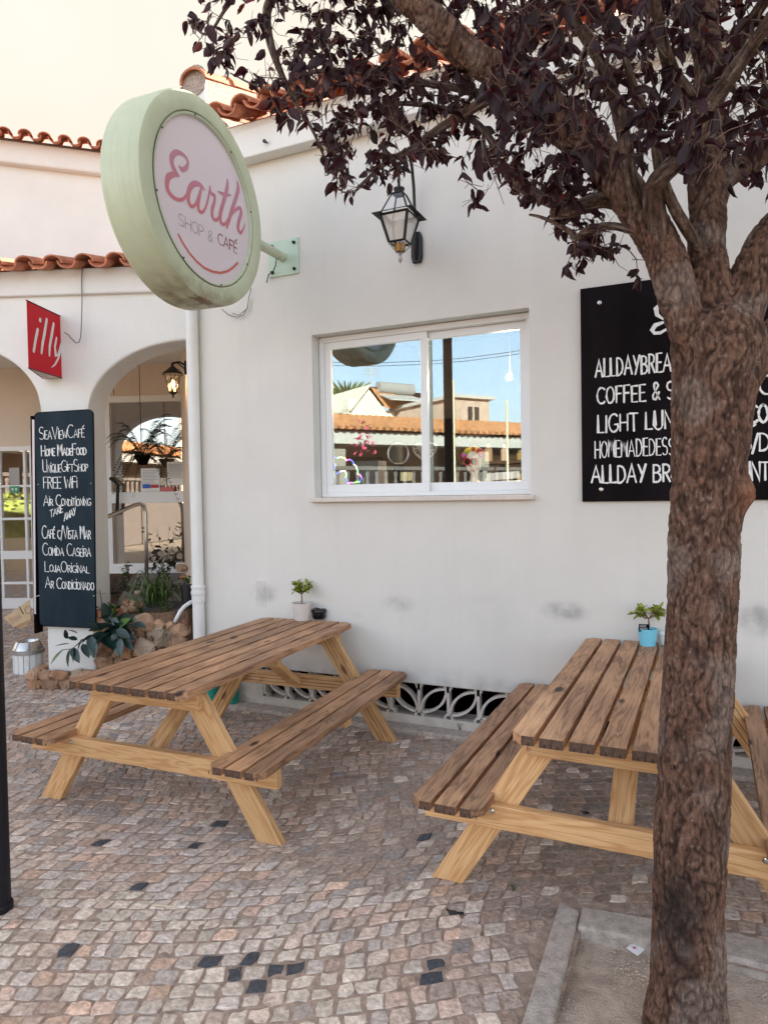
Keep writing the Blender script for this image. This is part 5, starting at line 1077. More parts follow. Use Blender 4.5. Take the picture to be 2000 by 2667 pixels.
# litter
q=[onz(x,y,-.02) for x,y in [(1630,2473),(1648,2455),(1679,2476),(1660,2492)]]; b=MB(); vs=[(p[0],p[1],-.018+rnd(0,.008)) for p in q]; m_=np.mean(vs,0)+np.array([0,0,.010]); b.add([*vs,tuple(m_)],[(0,1,4),(1,2,4),(2,3,4),(3,0,4)]); o=b.build('sugar_packet',M_white,loc=tuple(m_)); tag(o,'torn white sugar packet with a tiny pink mark lying on the soil by the trunk','packet')
b=MB(); b.box(-.006,.006,-.005,.005,0,.0008,M=Matrix.Translation((m_[0]-.003,m_[1]-.012,m_[2]-.0005))@Matrix.Rotation(.5,4,'Z')); b.build('pink_mark',mat('pink_print',(.6,.1,.25),.6),o)
a,c=onz(402,2357,.006),onz(460,2363,.006); b=MB(); b.tube([a,(a+c)/2,c],[.004,.0025,.003],5); tag(b.build('wooden_stick',mat('pale_wood',(.66,.56,.4),.8)),'thin pale wooden stick lying on the cobbles in the foreground','stick')
q=onz(1180,2378,.004); b=MB(); ell(b,(q[0],q[1],.006),(.022,.014,.006),10,6); b.tube([(q[0]-.03,q[1]+.01,.006),(q[0]+.0,q[1]-.01,.010),(q[0]+.04,q[1]+.012,.006)],.005,6); tag(b.build('black_litter',M_gb,smooth=True),'crumpled piece of black litter on the cobbles left of the kerb','litter')
q=onz(1525,2117,.004); b=MB(); ell(b,(q[0],q[1],.006),(.020,.012,.006),10,6); tag(b.build('black_litter',M_gb,smooth=True),'small black scrap on the cobbles beneath the right picnic table','litter')
# dark lamp post at far left
pc=onz(-6,2368); lp=thing('lamp_post','dark grey round post cut by the left edge of the picture','post',(pc[0],pc[1],0))
b=MB(); b.lathe([(.052,0),(.052,4.9)],24,(pc[0],pc[1],0)); b.build('shaft',M_darkgrey,lp); b=MB(); b.lathe([(.06,0),(.06,.02),(.054,.03)],24,(pc[0],pc[1],0)); b.build('foot',M_darkgrey,lp)
b=MB(); b.lathe([(.05,4.9),(.14,4.95),(.14,5.2),(.05,5.3),(0,5.3)],20,(pc[0],pc[1],0)); b.build('lamp_head',M_darkgrey,lp)

# ================================================================ plants by the planter
def plant(name,label,cat,loc): return thing(name,label,cat,loc)
M_rub=mat('rubber_leaf',(.018,.042,.034),.28,.3,12,spec=.6); M_rubl=mat('rubber_leaf_light',(.09,.16,.04),.35,.2,12); M_grass=mat('strap_leaf',(.055,.095,.018),.4,.4,10); M_twig=mat('green_twig',(.10,.09,.04),.8)
def Pd(x,y,d): s_,z_=onA(240+x/5.184,1400+y/5.184,d); return np.array(AW(s_,d,z_))
def Pe(x,y,d): s_,z_=onA(x/2.9625,1150+y/2.9625,d); return np.array(AW(s_,d,z_))
rp=plant('rubber_plant','low rubber plant with big dark glossy leaves spreading in front of the planter and pier','plant',tuple(Pd(300,1100,-.02)))
root=Pd(330,1050,.05)
bl=MB(); ends=[]
for (x,y,d,pts) in [(320,1230,-.12,None),(200,1300,-.16,None),(420,1180,-.1,None),(300,960,-.05,None),(520,1150,-.08,None)]:
    e=Pd(x,y,d); bl.tube([root,(root+e)/2+np.array([0,0,.03]),e],[.008,.006,.004],6)
br_=[Pe(720,1490,-.15),Pe(640,1530,-.2),Pe(560,1600,-.24),Pe(470,1610,-.26)]; bl.tube([root,Pe(760,1470,-.1)]+br_,[.008,.007,.006,.005,.004,.003],6); bl.build('stem',M_twig,rp)
LV=[((320,1230),(80,1390),1),((320,1230),(85,1160),0),((320,1230),(410,1330),0),((320,1230),(520,1330),0),((320,1230),(340,1540),1),((320,1230),(455,1120),2),((250,1160),(170,930),0),((310,1110),(300,960),2),((310,1120),(520,1100),0),((230,1190),(10,1230),0),((560,1160),(690,1190),0),((120,1380),(30,1480),1),((430,1340),(530,1480),0),((420,1080),(520,1060),0),((230,1020),(330,1120),0),((60,1300),(-20,1420),0)]
LV=[(Pd(*a,-.10-.05*random.random()),Pd(*c,-.16-.06*random.random()),k) for a,c,k in LV]
for a,c,k in [((715,1490),(640,1540),0),((600,1480),(540,1450),0),((640,1520),(600,1595),0),((560,1590),(600,1680),1),((545,1600),(520,1710),1),((540,1560),(450,1565),0),((490,1610),(405,1690),2),((530,1520),(500,1465),0),((600,1530),(540,1510),0),((700,1560),(720,1650),0),((690,1500),(730,1610),0),((575,1590),(560,1680),0),((640,1560),(680,1640),0),((850,1480),(760,1530),0),((900,1450),(980,1500),0),((930,1520),(930,1620),1),((760,1440),(700,1400),0)]: LV.append((Pe(*a,-.22),Pe(*c,-.27),k))
for _i in range(16):
    x,y=random.choice([(320,1230),(200,1300),(430,1200),(100,1330),(300,1100)]); aa=rnd(0,6.28); ll=rnd(120,210); LV.append((Pd(x,y,-.10),Pd(x+math.cos(aa)*ll,y-math.sin(aa)*ll*.8+40,-.14-.08*random.random()),0))
for a,c,k in LV:
    b=MB(); d=Vector(c-a); L_=d.length*1.28; leaf_at(b,Vector(a),d,L_,min(.10,L_*.46),rnd(-.7,.7)+ (1.2 if random.random()<.3 else .5),.12,.25,n=7); b.build('leaf',[M_rub,M_rub,M_rubl][k],rp,smooth=True)
sg=plant('strap_leaf_plant','arching clump of narrow green strap leaves in the stone planter','plant',tuple(Pd(860,960,.25)))
for k in range(130):
    c=Pd(860+rnd(-130,130),930+rnd(-25,30),.25+rnd(-.08,.1)); a=rnd(0,2*math.pi); L_=rnd(.26,.48); h=rnd(.5,1.15); out=np.array([math.cos(a)*U[0]-math.sin(a)*N[0]*.6,math.cos(a)*U[1]-math.sin(a)*N[1]*.6,0])
    b=MB(); wl=rnd(.006,.010); side=np.array([-out[1],out[0],0])/ (np.linalg.norm(out)+1e-9); vs=[];n=7
    for i in range(n+1):
        t_=i/n; P=c+out*L_*(t_*.8)+np.array([0,0,L_*h*(2.3*t_-2.1*t_*t_)]); w_=wl*math.sin(math.pi*(t_*.9+.08)); vs+=[tuple(P-side*w_),tuple(P+side*w_+np.array([0,0,-.001]))]
    b.add(vs,[(2*i,2*i+1,2*i+3,2*i+2) for i in range(n)]); b.build('leaf',M_grass,sg)
def bushy(T,c,r,n,L_,m_,name='leaf',stems=8,flat=1):
    b=MB()
    tips=[]
    for k in range(stems):
        v=Vector((rnd(-1,1),rnd(-1,1),rnd(0,1.2))); e=Vector(c)+Vector((v.x*r[0],v.y*r[1],v.z*r[2])); b.tube([c,(Vector(c)+e)/2+Vector((0,0,.01)),e],[.004,.003,.002],4); tips.append(e)
    b.build('stem',M_twig,T); 
    for k in range(n):
        e=tips[k%stems]; P=Vector(c)+(e-Vector(c))*rnd(.25,1.1)+Vector((rnd(-.01,.01),rnd(-.01,.01),rnd(-.01,.01))); b=MB(); l=L_*rnd(.7,1.3); leaf_at(b,P,(rnd(-1,1),rnd(-1,1),rnd(-.6,.7)),l,l*.45,rnd(-1,1),.2,.2,n=4); b.build(name,m_,T,smooth=True)
M_dkleaf=mat('dark_small_leaf',(.022,.03,.015),.5,.4,20)
for i,(x,y,d,rr_,n,lb) in enumerate([(330,770,.75,(.16,.12,.12),60,'dark leafy shrub low behind the planter next to the pier'),(480,740,.8,(.14,.12,.10),50,'dark leafy shrub at the foot of the grey ramp'),(1150,740,.55,(.12,.12,.12),46,'dark leafy shrub behind the strap leaf clump by the downpipe')]):
    c=Pd(x,y,d); T=plant('shrub',lb,'shrub',tuple(c)); bushy(T,tuple(c),rr_,n,.04,M_dkleaf)
c=Pd(430,600,2.2); T=plant('shrub','green shrub below the porch door left of the ramp','shrub',tuple(c)); bushy(T,tuple(c-np.array([0,0,.1])),(.22,.15,.28),90,.06,mat('mid_leaf',(.05,.07,.025),.5,.4,20))
c=Pe(1280,800,2.45); T=plant('shrub','tall dark leafy bush standing before the lower pane of the porch door','shrub',tuple(c-np.array([0,0,.25]))); c=np.array([c[0],c[1],.665]); bushy(T,tuple(c),(.26,.18,.52),150,.07,M_dkleaf,stems=16)
c=Pd(960,1330,-.07); T=plant('trailing_plant','small leaved plant trailing over the planter stones','plant',tuple(c)); 
b=MB(); 
for k in range(6): b.tube([Pd(990+rnd(-20,20),1180,-.07),Pd(980+rnd(-40,40),1330,-.09),Pd(940+rnd(-70,80),1480,-.09)],.0015,4)
b.build('stem',M_twig,T)
for k in range(120):
    P=Pd(980+rnd(-55,60)-(0 if k<70 else 60),1200+rnd(0,290),-.09+rnd(-.02,.02)); b=MB(); leaf_at(b,P,(rnd(-1,1),rnd(-1,1),rnd(-.5,.5)),.014,.009,n=3); b.build('leaf',M_grass,T)
for (x,y,d,rr_,n,L_,lb) in [(620,1000,.08,(.11,.07,.09),60,.035,'low green plant spilling over the planter edge left of the strap leaf clump'),(1000,1010,.05,(.12,.06,.08),60,.03,'low green plant spilling over the planter edge under the strap leaf clump'),(150,1080,.03,(.10,.06,.09),46,.04,'low dark plant at the planter end behind the rubber plant')]:
    c=Pd(x,y,d); T=plant('low_plant',lb,'plant',tuple(c)); bushy(T,tuple(c),rr_,n,L_,M_grass if x>200 else M_dkleaf)
# pots in the planter
c=Pd(330,960,.12); T=plant('potted_plant','small leafy succulent in a terracotta pot at the planter end beside the pier','potted plant',tuple(c-np.array([0,0,.1]))); b=MB(); pot(b,tuple(c-np.array([0,0,.10])),.06,.085,.11,.008); b.build('pot',M_terra,T)
for k in range(14): b=MB(); a=rnd(0,6.28); leaf_at(b,Vector(c),(math.cos(a),math.sin(a),rnd(.3,1.2)),rnd(.07,.11),.04,rnd(-.4,.4),.25,.2,n=6); b.build('leaf',M_grass if k%2 else mat('grey_green',(.09,.13,.06),.5),T,smooth=True)
c=Pd(130,960,.02); T=plant('potted_plant','thin stemmed succulent cutting in a terracotta pot right of the tall chalkboard','potted plant',tuple(c-np.array([0,0,.1]))); b=MB(); pot(b,tuple(c-np.array([0,0,.10])),.04,.055,.09,.006); b.build('pot',M_terra,T)
b=MB(); b.tube([c,Pd(135,850,.02),Pd(115,770,.02),Pd(110,720,.02)],[.006,.005,.005,.004],6); b.build('stem',M_jstem,T)
for a_,e_ in (((110,740),(80,700)),((112,730),(130,690)),((120,770),(175,750)),((112,750),(70,745)),((112,735),(100,690))): b=MB(); A_,E2=Pd(*a_,.02),Pd(*e_,.02); leaf_at(b,Vector(A_),Vector(E2-A_),float(np.linalg.norm(E2-A_))*1.2,.014,.4); b.build('leaf',M_grass,T,smooth=True)
c=Pd(1290,640,.12); T=plant('potted_plant','orange flowering plant in a black pot against the downpipe','potted plant',tuple(c)); b=MB(); b.lathe([(.05,-.20),(.06,-.02),(.068,-.02),(.068,0),(.055,0),(.05,-.03),(0,-.03)],18,tuple(c+np.array([.0,0,0]))); b.build('pot',M_blackmetal,T)
for k in range(16): b=MB(); leaf_at(b,Vector(c)+Vector((rnd(-.03,.03),rnd(-.03,.03),rnd(0,.07))),(rnd(-1,1),rnd(-1,1),rnd(0,1)),.04,.028,rnd(-.5,.5)); b.build('leaf',M_grass,T,smooth=True)
for k in range(12): b=MB(); leaf_at(b,Vector(Pd(1225+rnd(-35,30),525+rnd(-45,50),.1)),(rnd(-1,1),rnd(-1,1),rnd(-1,1)),.022,.018,rnd(-1,1)); b.build('petal',mat('orange_petal',(.65,.25,.03),.6),T,smooth=True)
put=put_rock(None,Vector(Pd(1215,410,.16)),(.055,.045,.035),5.5); tag(put,'pale loose rock behind the orange flowers next to the downpipe','rock'); put['label']='pale loose rock behind the orange flowers next to the downpipe'
for i,(x,y,sz,lb) in enumerate([(470,880,.045,'rounded pale rock with a hole among the planter plants'),(590,920,.07,'reddish flat rock on the planter edge beside the terracotta pots'),(470,970,.05,'low rock on the planter edge below the succulent pot'),(610,745,.03,'small pale rock at the foot of the ramp')]):
    o=put_rock(None,Vector(Pd(x,y,.1)),(sz,sz*.7,sz*.7),i+20.3,'rock'); tag(o,lb,'rock')
# white hose end
b=MB(); b.tube([Pd(1400,870,-.02),Pd(1330,875,-.05),Pd(1250,930,-.07),Pd(1190,1000,-.09),Pd(1150,1080,-.1),Pd(1118,1140,-.1)],[.018,.018,.018,.018,.017,.014],12); o=b.build('hose_pipe',M_white,smooth=True); tag(o,'white pipe end curving out of the planter from behind the downpipe','pipe')
b=MB(); b.tube([Pd(1115,1150,-.1),Pd(1100,1300,-.1),Pd(1092,1480,-.1)],.003,5); tag(b.build('dry_stalk',mat('dry_straw',(.5,.34,.2),.9)),'dry orange stalk hanging below the white pipe end','stalk')
# weeds
def weed(P,h,n,lb,m_=M_grass):
    T=plant('weed',lb,'weed',tuple(P)); b=MB()
    for k in range(n):
        e=Vector(P)+Vector((rnd(-.5,.5)*h*.6,rnd(-.5,.5)*h*.4,h*rnd(.6,1))); b.tube([P,(Vector(P)+e)/2+Vector((rnd(-.01,.01),0,0)),e],[.0015,.0012,.0008],4)
        for j in range(4): t_=rnd(.3,1); leaf_at(b,Vector(P)+(e-Vector(P))*t_,(rnd(-1,1),rnd(-1,1),rnd(-.2,.8)),rnd(.012,.022),.005,n=3)
    b.build('stem',m_,T)
weed(onz(1165,1893,.02),.09,4,'little green weed growing at the wall foot under the vents'); weed(onz(1198,1905,.02),.07,4,'little dry weed right of the other weed at the wall foot',mat('dry_weed',(.2,.15,.08),.9))
weed(onz(95,1800,.0),.30,5,'dry weed growing at the pier foot beside the white bin',mat('dry_weed2',(.14,.10,.06),.9))
weed(onz(1337,2320,.0),.03,4,'tiny green tuft between cobbles left of the tree kerb')
# hanging fern in the porch
fc=np.array(AW(*(lambda s_:(s_[0],2.55,s_[1]))(onA(372,1190,2.55))))
T=plant('hanging_fern','dark fern in a hanging pot on a chain before the porch door','hanging plant',tuple(fc)); b=MB(); b.lathe([(.05,-.10),(.10,0),(.10,.02),(.09,.02),(0,0)],18,tuple(fc)); b.build('pot',M_void,T)
for k,(dx,dy) in enumerate(((.0,.0),)): 
    b=MB(); 
    z=fc[2]
    while z<3.40: b.tube([(fc[0]-.02,fc[1],z),(fc[0]-.02+ (.006 if int(z*100)%2 else 0),fc[1]+(0 if int(z*100)%2 else .006),z+.03)],.005,4); z+=.028
    b.build('chain',M_void,T)
b=MB(); z=2.95; s_,_z=onA(296,1000,2.55); q=AW(s_,2.55,0)
while z<3.4: b.tube([(q[0],q[1],z),(q[0]+(.006 if int(z*100)%2 else 0),q[1],z+.03)],.005,4); z+=.028
b.build('chain',M_void,T)
M_fern=mat('fern_green',(.025,.035,.018),.6,.3,20)
for k in range(44):
    a=rnd(0,6.28); L_=rnd(.30,.55); h=rnd(.1,1.5); b=MB(); out=np.array([math.cos(a),math.sin(a),0]); side=np.array([-out[1],out[0],0]); prev=None; pth=[]
    for i in range(11):
        t_=i/10; P=fc+out*L_*t_*.8+np.array([0,0,L_*(h*1.6*t_-1.3*t_*t_)]); pth.append(P)
        if i>1:
            w_=.07*math.sin(math.pi*(t_*.85+.12))
            for s2 in (-1,1):
              for o2 in (0,.5): P2=P+(pth[-2]-P)*o2; e=P2+side*s2*w_+out*.015+np.array([0,0,-.012]); b.add([tuple(P2),tuple(P2+out*.034),tuple(e)],[(0,1,2)])
    b.tube(pth,.002,3); b.build('frond',M_fern,T)

# ================================================================ THE TREE
def catmull(P,k=6):
    P=[np.array(p,float) for p in P]; out=[]
    for i in range(len(P)-1):
        p0=P[max(i-1,0)];p1=P[i];p2=P[i+1];p3=P[min(i+2,len(P)-1)]
        for t_ in np.arange(k)/k: out.append(.5*((2*p1)+(-p0+p2)*t_+(2*p0-5*p1+4*p2-p3)*t_*t_+(-p0+3*p1-3*p2+p3)*t_**3))
    out.append(P[-1]); return out
tree=thing('purple_plum_tree','tree with furrowed brown trunk and dark purple leaves in the foreground pit','tree',(-.06,-2.16,0))
def bark_surface(path,rad,n,seed,stain=False,knots=(),furrow=.010,twist=0,col=None):
    P=[np.array(p) for p in path]; m_=len(P); ref=np.array([1.,0,0]); vs=[];cols=[]; s_len=0
    for i in range(m_):
        t_=P[min(i+1,m_-1)]-P[max(i-1,0)]; t_/=np.linalg.norm(t_)+1e-9; a=ref-t_*(ref@t_); a/=np.linalg.norm(a); ref=a; bb=np.cross(t_,a)
        if i: s_len+=np.linalg.norm(P[i]-P[i-1])
        for k in range(n):
            th=2*math.pi*k/n; d=a*math.cos(th)+bb*math.sin(th); R=rad[i]
            cx_,cy_=math.cos(th),math.sin(th); fx=R/.1
            wv_=.9*noise.noise(Vector((cx_*4,cy_*4,s_len*11+seed))); q=Vector((cx_*9*fx+seed+wv_,cy_*9*fx-wv_,s_len*15)); nz1=min(abs(noise.noise(q)),abs(noise.noise(q*1.9+Vector((7,3,1))))*1.15); ridge=min(1,abs(nz1)*5.0)
            fine=noise.noise(Vector((cx_*22*fx+seed,cy_*22*fx,s_len*16))); big_=noise.noise(Vector((cx_*1.2+seed,cy_*1.2,s_len*2.1)))
            r_=R+furrow*(ridge-.5)*min(1,R/.06)+furrow*.45*fine*min(1,R/.05)+big_*.010*min(1,R/.08)
            pos=P[i]+d*r_
            sh=max(0,min(1,.12+.72*ridge+.55*fine)); patch=noise.noise(Vector((cx_*2+seed+9,cy_*2,s_len*3)))
            c=np.array([.030,.017,.013])*(1-sh)+np.array([.165,.105,.080])*sh
            if patch>.15: c=c*(1-.55*min(1,(patch-.15)*5))+np.array([.27,.215,.185])*.55*min(1,(patch-.15)*5)*(0.4+.6*sh)
            if fine>.42: c=c*.5+np.array([.33,.29,.25])*.5
            for (kp,kr,kh,kc) in knots:
                dist=np.linalg.norm(pos-np.array(kp))
                if dist<kr*2.2:
                    w_=math.exp(-(dist/kr)**2); pos=pos+d*kh*w_; 
                    if kc is not None: c=c*(1-w_*.95)+np.array(kc)*w_*.95
            vs.append(tuple(pos)); cols.append(c)
    fs=[(i*n+k,i*n+(k+1)%n,(i+1)*n+(k+1)%n,(i+1)*n+k) for i in range(m_-1) for k in range(n)]
    fs.append(tuple((m_-1)*n+k for k in range(n))); fs.append(tuple(range(n))[::-1])
    return vs,fs,cols
def bark_obj(name,path,rad,n,seed,parent,**k):
    vs,fs,c=bark_surface(path,rad,n,seed,**k); b=MB(); b.add(vs,fs); o=b.build(name,M_bark,parent,smooth=True,fixn=False); setcol(o.data,np.array(c)); return o
# trunk: surveyed silhouette (left,right px) -> centre and radius
sil=[(2667,1680,1893),(2600,1692,1883),(2500,1698,1880),(2350,1703,1879),(2200,1708,1886),(2000,1716,1893),(1800,1727,1903),(1600,1740,1912),(1450,1745,1918),(1300,1752,1928),(1150,1756,1945),(1050,1752,1952),(960,1751,1972),(900,1750,1982),(860,1752,1972),(825,1768,1948),(798,1800,1915),(788,1830,1880)]
tp=[];tr=[]
for (y,l,r) in sil:
    dpt=2.14; c=atd((l+r)/2,y,dpt); tp.append(c); tr.append((r-l)/2/F_PX*dpt*.985)
tp.insert(0,tp[0]+np.array([0,0,-.10])); tr.insert(0,.135)
tp[0][2]=min(tp[0][2],-.12)
PP=catmull([np.append(p,r) for p,r in zip(tp,tr)],24); path=[p[:3] for p in PP]; rad=[p[3] for p in PP]
tdir=-fw*.105; kn=[(atd(1735,1955,2.05),.035,.022,(.16,.07,.04)),(atd(1700,1960,2.06),.03,.016,(.12,.06,.04)),(atd(1915,1285,2.10),.05,.040,(.30,.13,.07)),(atd(1785,2480,2.05),.02,.012,(.2,.14,.11)),(atd(1700,2470,2.06),.015,.010,(.2,.14,.11)),
    (atd(1735,2390,2.03),.068,0,(.008,.007,.008)),(atd(1745,2440,2.03),.068,0,(.012,.010,.011)),(atd(1755,2560,2.03),.04,0,(.03,.02,.018)),(atd(1760,2340,2.03),.068,0,(.007,.007,.008)),(atd(1765,2500,2.03),.035,0,(.02,.015,.015)),(atd(1738,2300,2.03),.03,0,(.02,.016,.016)),(atd(1740,2240,2.03),.03,0,(.03,.022,.02)),(atd(1730,2640,2.0),.05,0,(.025,.018,.016)),
    (atd(1850,1000,2.05),.05,.018,None),(atd(1920,930,2.07),.05,.020,None),(atd(1780,870,2.03),.05,.012,None),(atd(1824,1240,2.03),.018,0,(.28,.09,.05)),(atd(1826,1180,2.03),.018,0,(.26,.09,.05)),(atd(1820,1320,2.03),.018,0,(.26,.09,.05)),(atd(1921,1088,2.06),.008,.006,(.45,.12,.03))]
trunk_path,trunk_rad=path,rad; fused=MB(); fused.tube(trunk_path,trunk_rad,40)
limbs_px=[
 ('limb',[(1822,1010,2.16,.050),(1798,900,2.12,.058),(1768,790,2.10,.056),(1716,660,2.12,.058),(1655,545,2.15,.058),(1585,430,2.2,.058),(1480,315,2.24,.056),(1350,215,2.22,.052),(1240,150,2.18,.048),(1150,70,2.15,.046),(1075,0,2.15,.043),(960,-120,2.15,.036),(800,-260,2.2,.026)],64),
 ('limb',[(1850,980,2.16,.055),(1850,830,2.12,.060),(1843,680,2.13,.054),(1838,540,2.17,.052),(1842,400,2.2,.052),(1850,250,2.25,.050),(1840,80,2.3,.044),(1860,-150,2.35,.036),(1880,-420,2.4,.022)],60),
 ('limb',[(1880,1000,2.16,.055),(1905,890,2.11,.064),(1945,770,2.10,.060),(1985,670,2.1,.056),(2040,560,2.12,.050),(2120,400,2.15,.044),(2200,200,2.2,.038),(2260,-50,2.2,.028),(2300,-300,2.2,.018)],56),
 ('limb',[(1900,1020,2.18,.060),(1960,940,2.24,.062),(2030,860,2.3,.052),(2130,780,2.4,.045),(2260,640,2.5,.035),(2400,480,2.6,.022)],48),
 ('limb',[(1850,580,2.2,.036),(1880,470,2.3,.040),(1960,420,2.4,.035),(2050,350,2.5,.030),(2180,250,2.6,.022),(2300,100,2.7,.012)],36),
 ('branch',[(1716,665,2.12,.030),(1700,500,2.02,.028),(1775,400,1.9,.025),(1850,280,1.8,.022),(1920,170,1.7,.018),(1990,70,1.62,.014),(2080,-80,1.5,.010)],28),
 ('branch',[(1650,540,2.15,.022),(1610,525,2.2,.026),(1560,520,2.2,.024),(1490,545,2.25,.022),(1440,555,2.3,.020)],28),
 ('branch',[(1480,545,2.28,.018),(1420,522,2.35,.018),(1355,490,2.42,.018),(1310,440,2.5,.015),(1290,380,2.55,.013),(1235,320,2.6,.012),(1140,280,2.7,.011),(1040,270,2.8,.009),(940,290,2.85,.006)],24),
 ('branch',[(1665,560,2.12,.024),(1640,420,2.0,.020),(1615,330,1.95,.018),(1590,240,1.9,.017),(1560,160,1.85,.014),(1500,60,1.8,.012),(1460,-80,1.75,.008)],22),
 ('branch',[(1540,382,2.22,.020),(1490,385,2.3,.022),(1400,330,2.4,.020),(1300,260,2.55,.018),(1180,230,2.7,.015),(1060,210,2.8,.013),(940,190,2.85,.011),(820,190,2.9,.008),(700,230,2.95,.005),(600,190,3.0,.003)],24),
 ('branch',[(1100,20,2.15,.025),(990,-70,2.3,.024),(860,-110,2.5,.022),(760,-70,2.6,.020),(705,10,2.65,.018),(700,90,2.65,.016),(728,180,2.65,.012),(765,260,2.68,.009),(820,350,2.7,.006),(860,450,2.7,.004)],24),
 ('branch',[(860,-110,2.5,.014),(760,-120,2.6,.012),(650,-60,2.7,.010),(590,20,2.8,.007),(540,90,2.85,.005),(490,50,2.9,.003)],16),
 ('branch',[(1340,215,2.22,.020),(1200,300,2.5,.017),(1080,380,2.7,.013),(1000,430,2.8,.009),(930,490,2.85,.005)],20),
 ('branch',[(1840,300,2.2,.022),(1760,200,2.0,.020),(1720,80,1.85,.016),(1690,-80,1.7,.012)],20),
 ('branch',[(1850,200,2.2,.022),(1930,100,2.0,.018),(2010,-20,1.8,.013),(2100,-150,1.7,.009)],20),
 ('branch',[(1843,670,2.12,.018),(1760,560,2.05,.017),(1720,450,1.98,.015),(1700,350,1.92,.013),(1660,250,1.85,.010),(1620,120,1.8,.008)],18),
 ('branch',[(1690,620,2.12,.012),(1600,590,2.15,.012),(1530,600,2.2,.012),(1500,620,2.25,.010),(1480,600,2.3,.009),(1420,570,2.35,.006),(1380,560,2.4,.004)],12),
]
nodes=[];nrad=[]
def fuse_trunk(mb):
    me=bpy.data.meshes.new('tmp'); me.from_pydata(mb.v,[],mb.f); o=bpy.data.objects.new('tmp',me); COL.objects.link(o)
    md=o.modifiers.new('r','REMESH'); md.mode='VOXEL'; md.voxel_size=.0055; md=o.modifiers.new('s','SMOOTH'); md.factor=.8; md.iterations=14
    dg=bpy.context.evaluated_depsgraph_get(); dg.update(); m2=bpy.data.meshes.new_from_object(o.evaluated_get(dg)); bpy.data.objects.remove(o)
    nv=len(m2.vertices); V=np.empty(nv*3,np.float32); m2.vertices.foreach_get('co',V); V=V.reshape(-1,3).astype(float); Nn=np.array([v.normal[:] for v in m2.vertices])
    C=np.empty((nv,3)); nz=noise.noise; kc_=np.array([k[0] for k in kn])
    for i in range(nv):
        x,y,z=V[i]; w1=nz(Vector((x*14,y*14,z*10))); w2=nz(Vector((x*14+9,y*14,z*10)))
        a1=abs(nz(Vector((x*33+w1*1.5,y*33+w2*1.5,z*5.5)))); a2=abs(nz(Vector((x*66+w2,y*66+w1+5,z*15)))); ridge=min(1,min(a1*4.2,a2*5+.25)); fine=nz(Vector((x*120,y*120,z*60))); patch=nz(Vector((x*9,y*9,z*6+4)))
        up_f=1 if z<2.1 else .7
        d=(ridge-.55)*.0062*up_f+fine*.0016+nz(Vector((x*6,y*6,z*5)))*.006
        sh=max(0,min(1,.10+.75*ridge+.5*fine)); c=np.array([.026,.012,.008])*(1-sh)+np.array([.185,.100,.068])*sh
        if patch>.1: q=.6*min(1,(patch-.1)*5); c=c*(1-q)+np.array([.27,.20,.165])*q*(.35+.65*sh)
        if fine>.50: c=c*.6+np.array([.28,.23,.19])*.4
        dist=np.linalg.norm(kc_-V[i],axis=1)
        for j in np.nonzero(dist<.16)[0]:
            kp,kr,kh,kc=kn[j]
            if dist[j]<kr*2.3:
                w_=math.exp(-(dist[j]/kr)**2); d+=kh*w_
                if kc is not None: c=c*(1-w_*.95)+np.array(kc)*w_*.95
        C[i]=c; V[i]+=Nn[i]*d
    m2.vertices.foreach_set('co',V.ravel().astype(np.float32)); m2.materials.clear(); m2.materials.append(M_bark); m2.polygons.foreach_set('use_smooth',[True]*len(m2.polygons)); m2.update()
    o=bpy.data.objects.new('trunk',m2); COL.objects.link(o); o.parent=tree; o.matrix_parent_inverse=world_inv(tree); setcol(m2,C); print('TRUNK',nv)
for (nm,pts,n) in limbs_px:
    P=catmull([np.append(atd(x,y,t_),r) for x,y,t_,r in pts],8); 
    # gentle wobble
    path=[];rad=[]
    for i,p in enumerate(P):
        wv=np.array([noise.noise(Vector((p[0]*5+k*9,p[1]*5,p[2]*5))) for k in range(3)])*min(.02,p[3]*.6)*(0 if nm=='limb' and i<16 else 1); path.append(p[:3]+wv); rad.append(p[3])
    if nm=='limb': fused.tube(path,rad,30)
    else: bark_obj(nm,path,rad,n,rnd(0,50),tree,furrow=.0035)
    for i,(p,r) in enumerate(zip(path,rad)):
        if i>4: nodes.append(p); nrad.append(r)
fuse_trunk(fused)
poly=[(455,75),(470,30),(520,-60),(620,-250),(900,-500),(1500,-700),(2500,-700),(2600,200),(2500,560),(2150,560),(2000,500),(1900,440),(1830,420),(1700,440),(1640,470),(1600,560),(1630,670),(1560,690),(1500,680),(1470,590),(1420,520),(1340,510),(1280,430),(1200,420),(1110,395),(1060,430),(1040,490),(960,480),(900,520),(880,480),(840,400),(760,330),(680,250),(600,200),(520,140)]
def inpoly(x,y):
    c=False; j=len(poly)-1
    for i in range(len(poly)):
        xi,yi=poly[i];xj,yj=poly[j]
        if (yi>y)!=(yj>y) and x<(xj-xi)*(y-yi)/(yj-yi)+xi: c=not c
        j=i
    return c
pts=[]
while len(pts)<2750:
    x,y=rnd(440,2600),rnd(-700,700)
    if not inpoly(x,y): continue
    if x<760 and random.random()<.55: continue
    if x>2050 and random.random()<.5: continue
    if y>430 and x>1650 and random.random()<.55: continue
    dd=rnd(2.2,3.1) if x<1250 else ((rnd(1.5,2.1) if random.random()<.34 else rnd(2.15,3.1)) if y<430 else rnd(2.1,2.9))
    P=atd(x,y,dd)
    if P[1]>-.45 or P[2]<1.9: continue
    pts.append(P)
pts+= [atd(1238,515,2.45),atd(1222,530,2.45),atd(1250,500,2.45),atd(1245,540,2.46),atd(1480,680,2.3),atd(1500,695,2.3),atd(1590,650,2.3),atd(1620,640,2.3),atd(1640,655,2.3),atd(1600,670,2.3),atd(1660,720,2.3)]
NA=np.array(nodes); NR=list(nrad); tw=MB(); leaves=[]
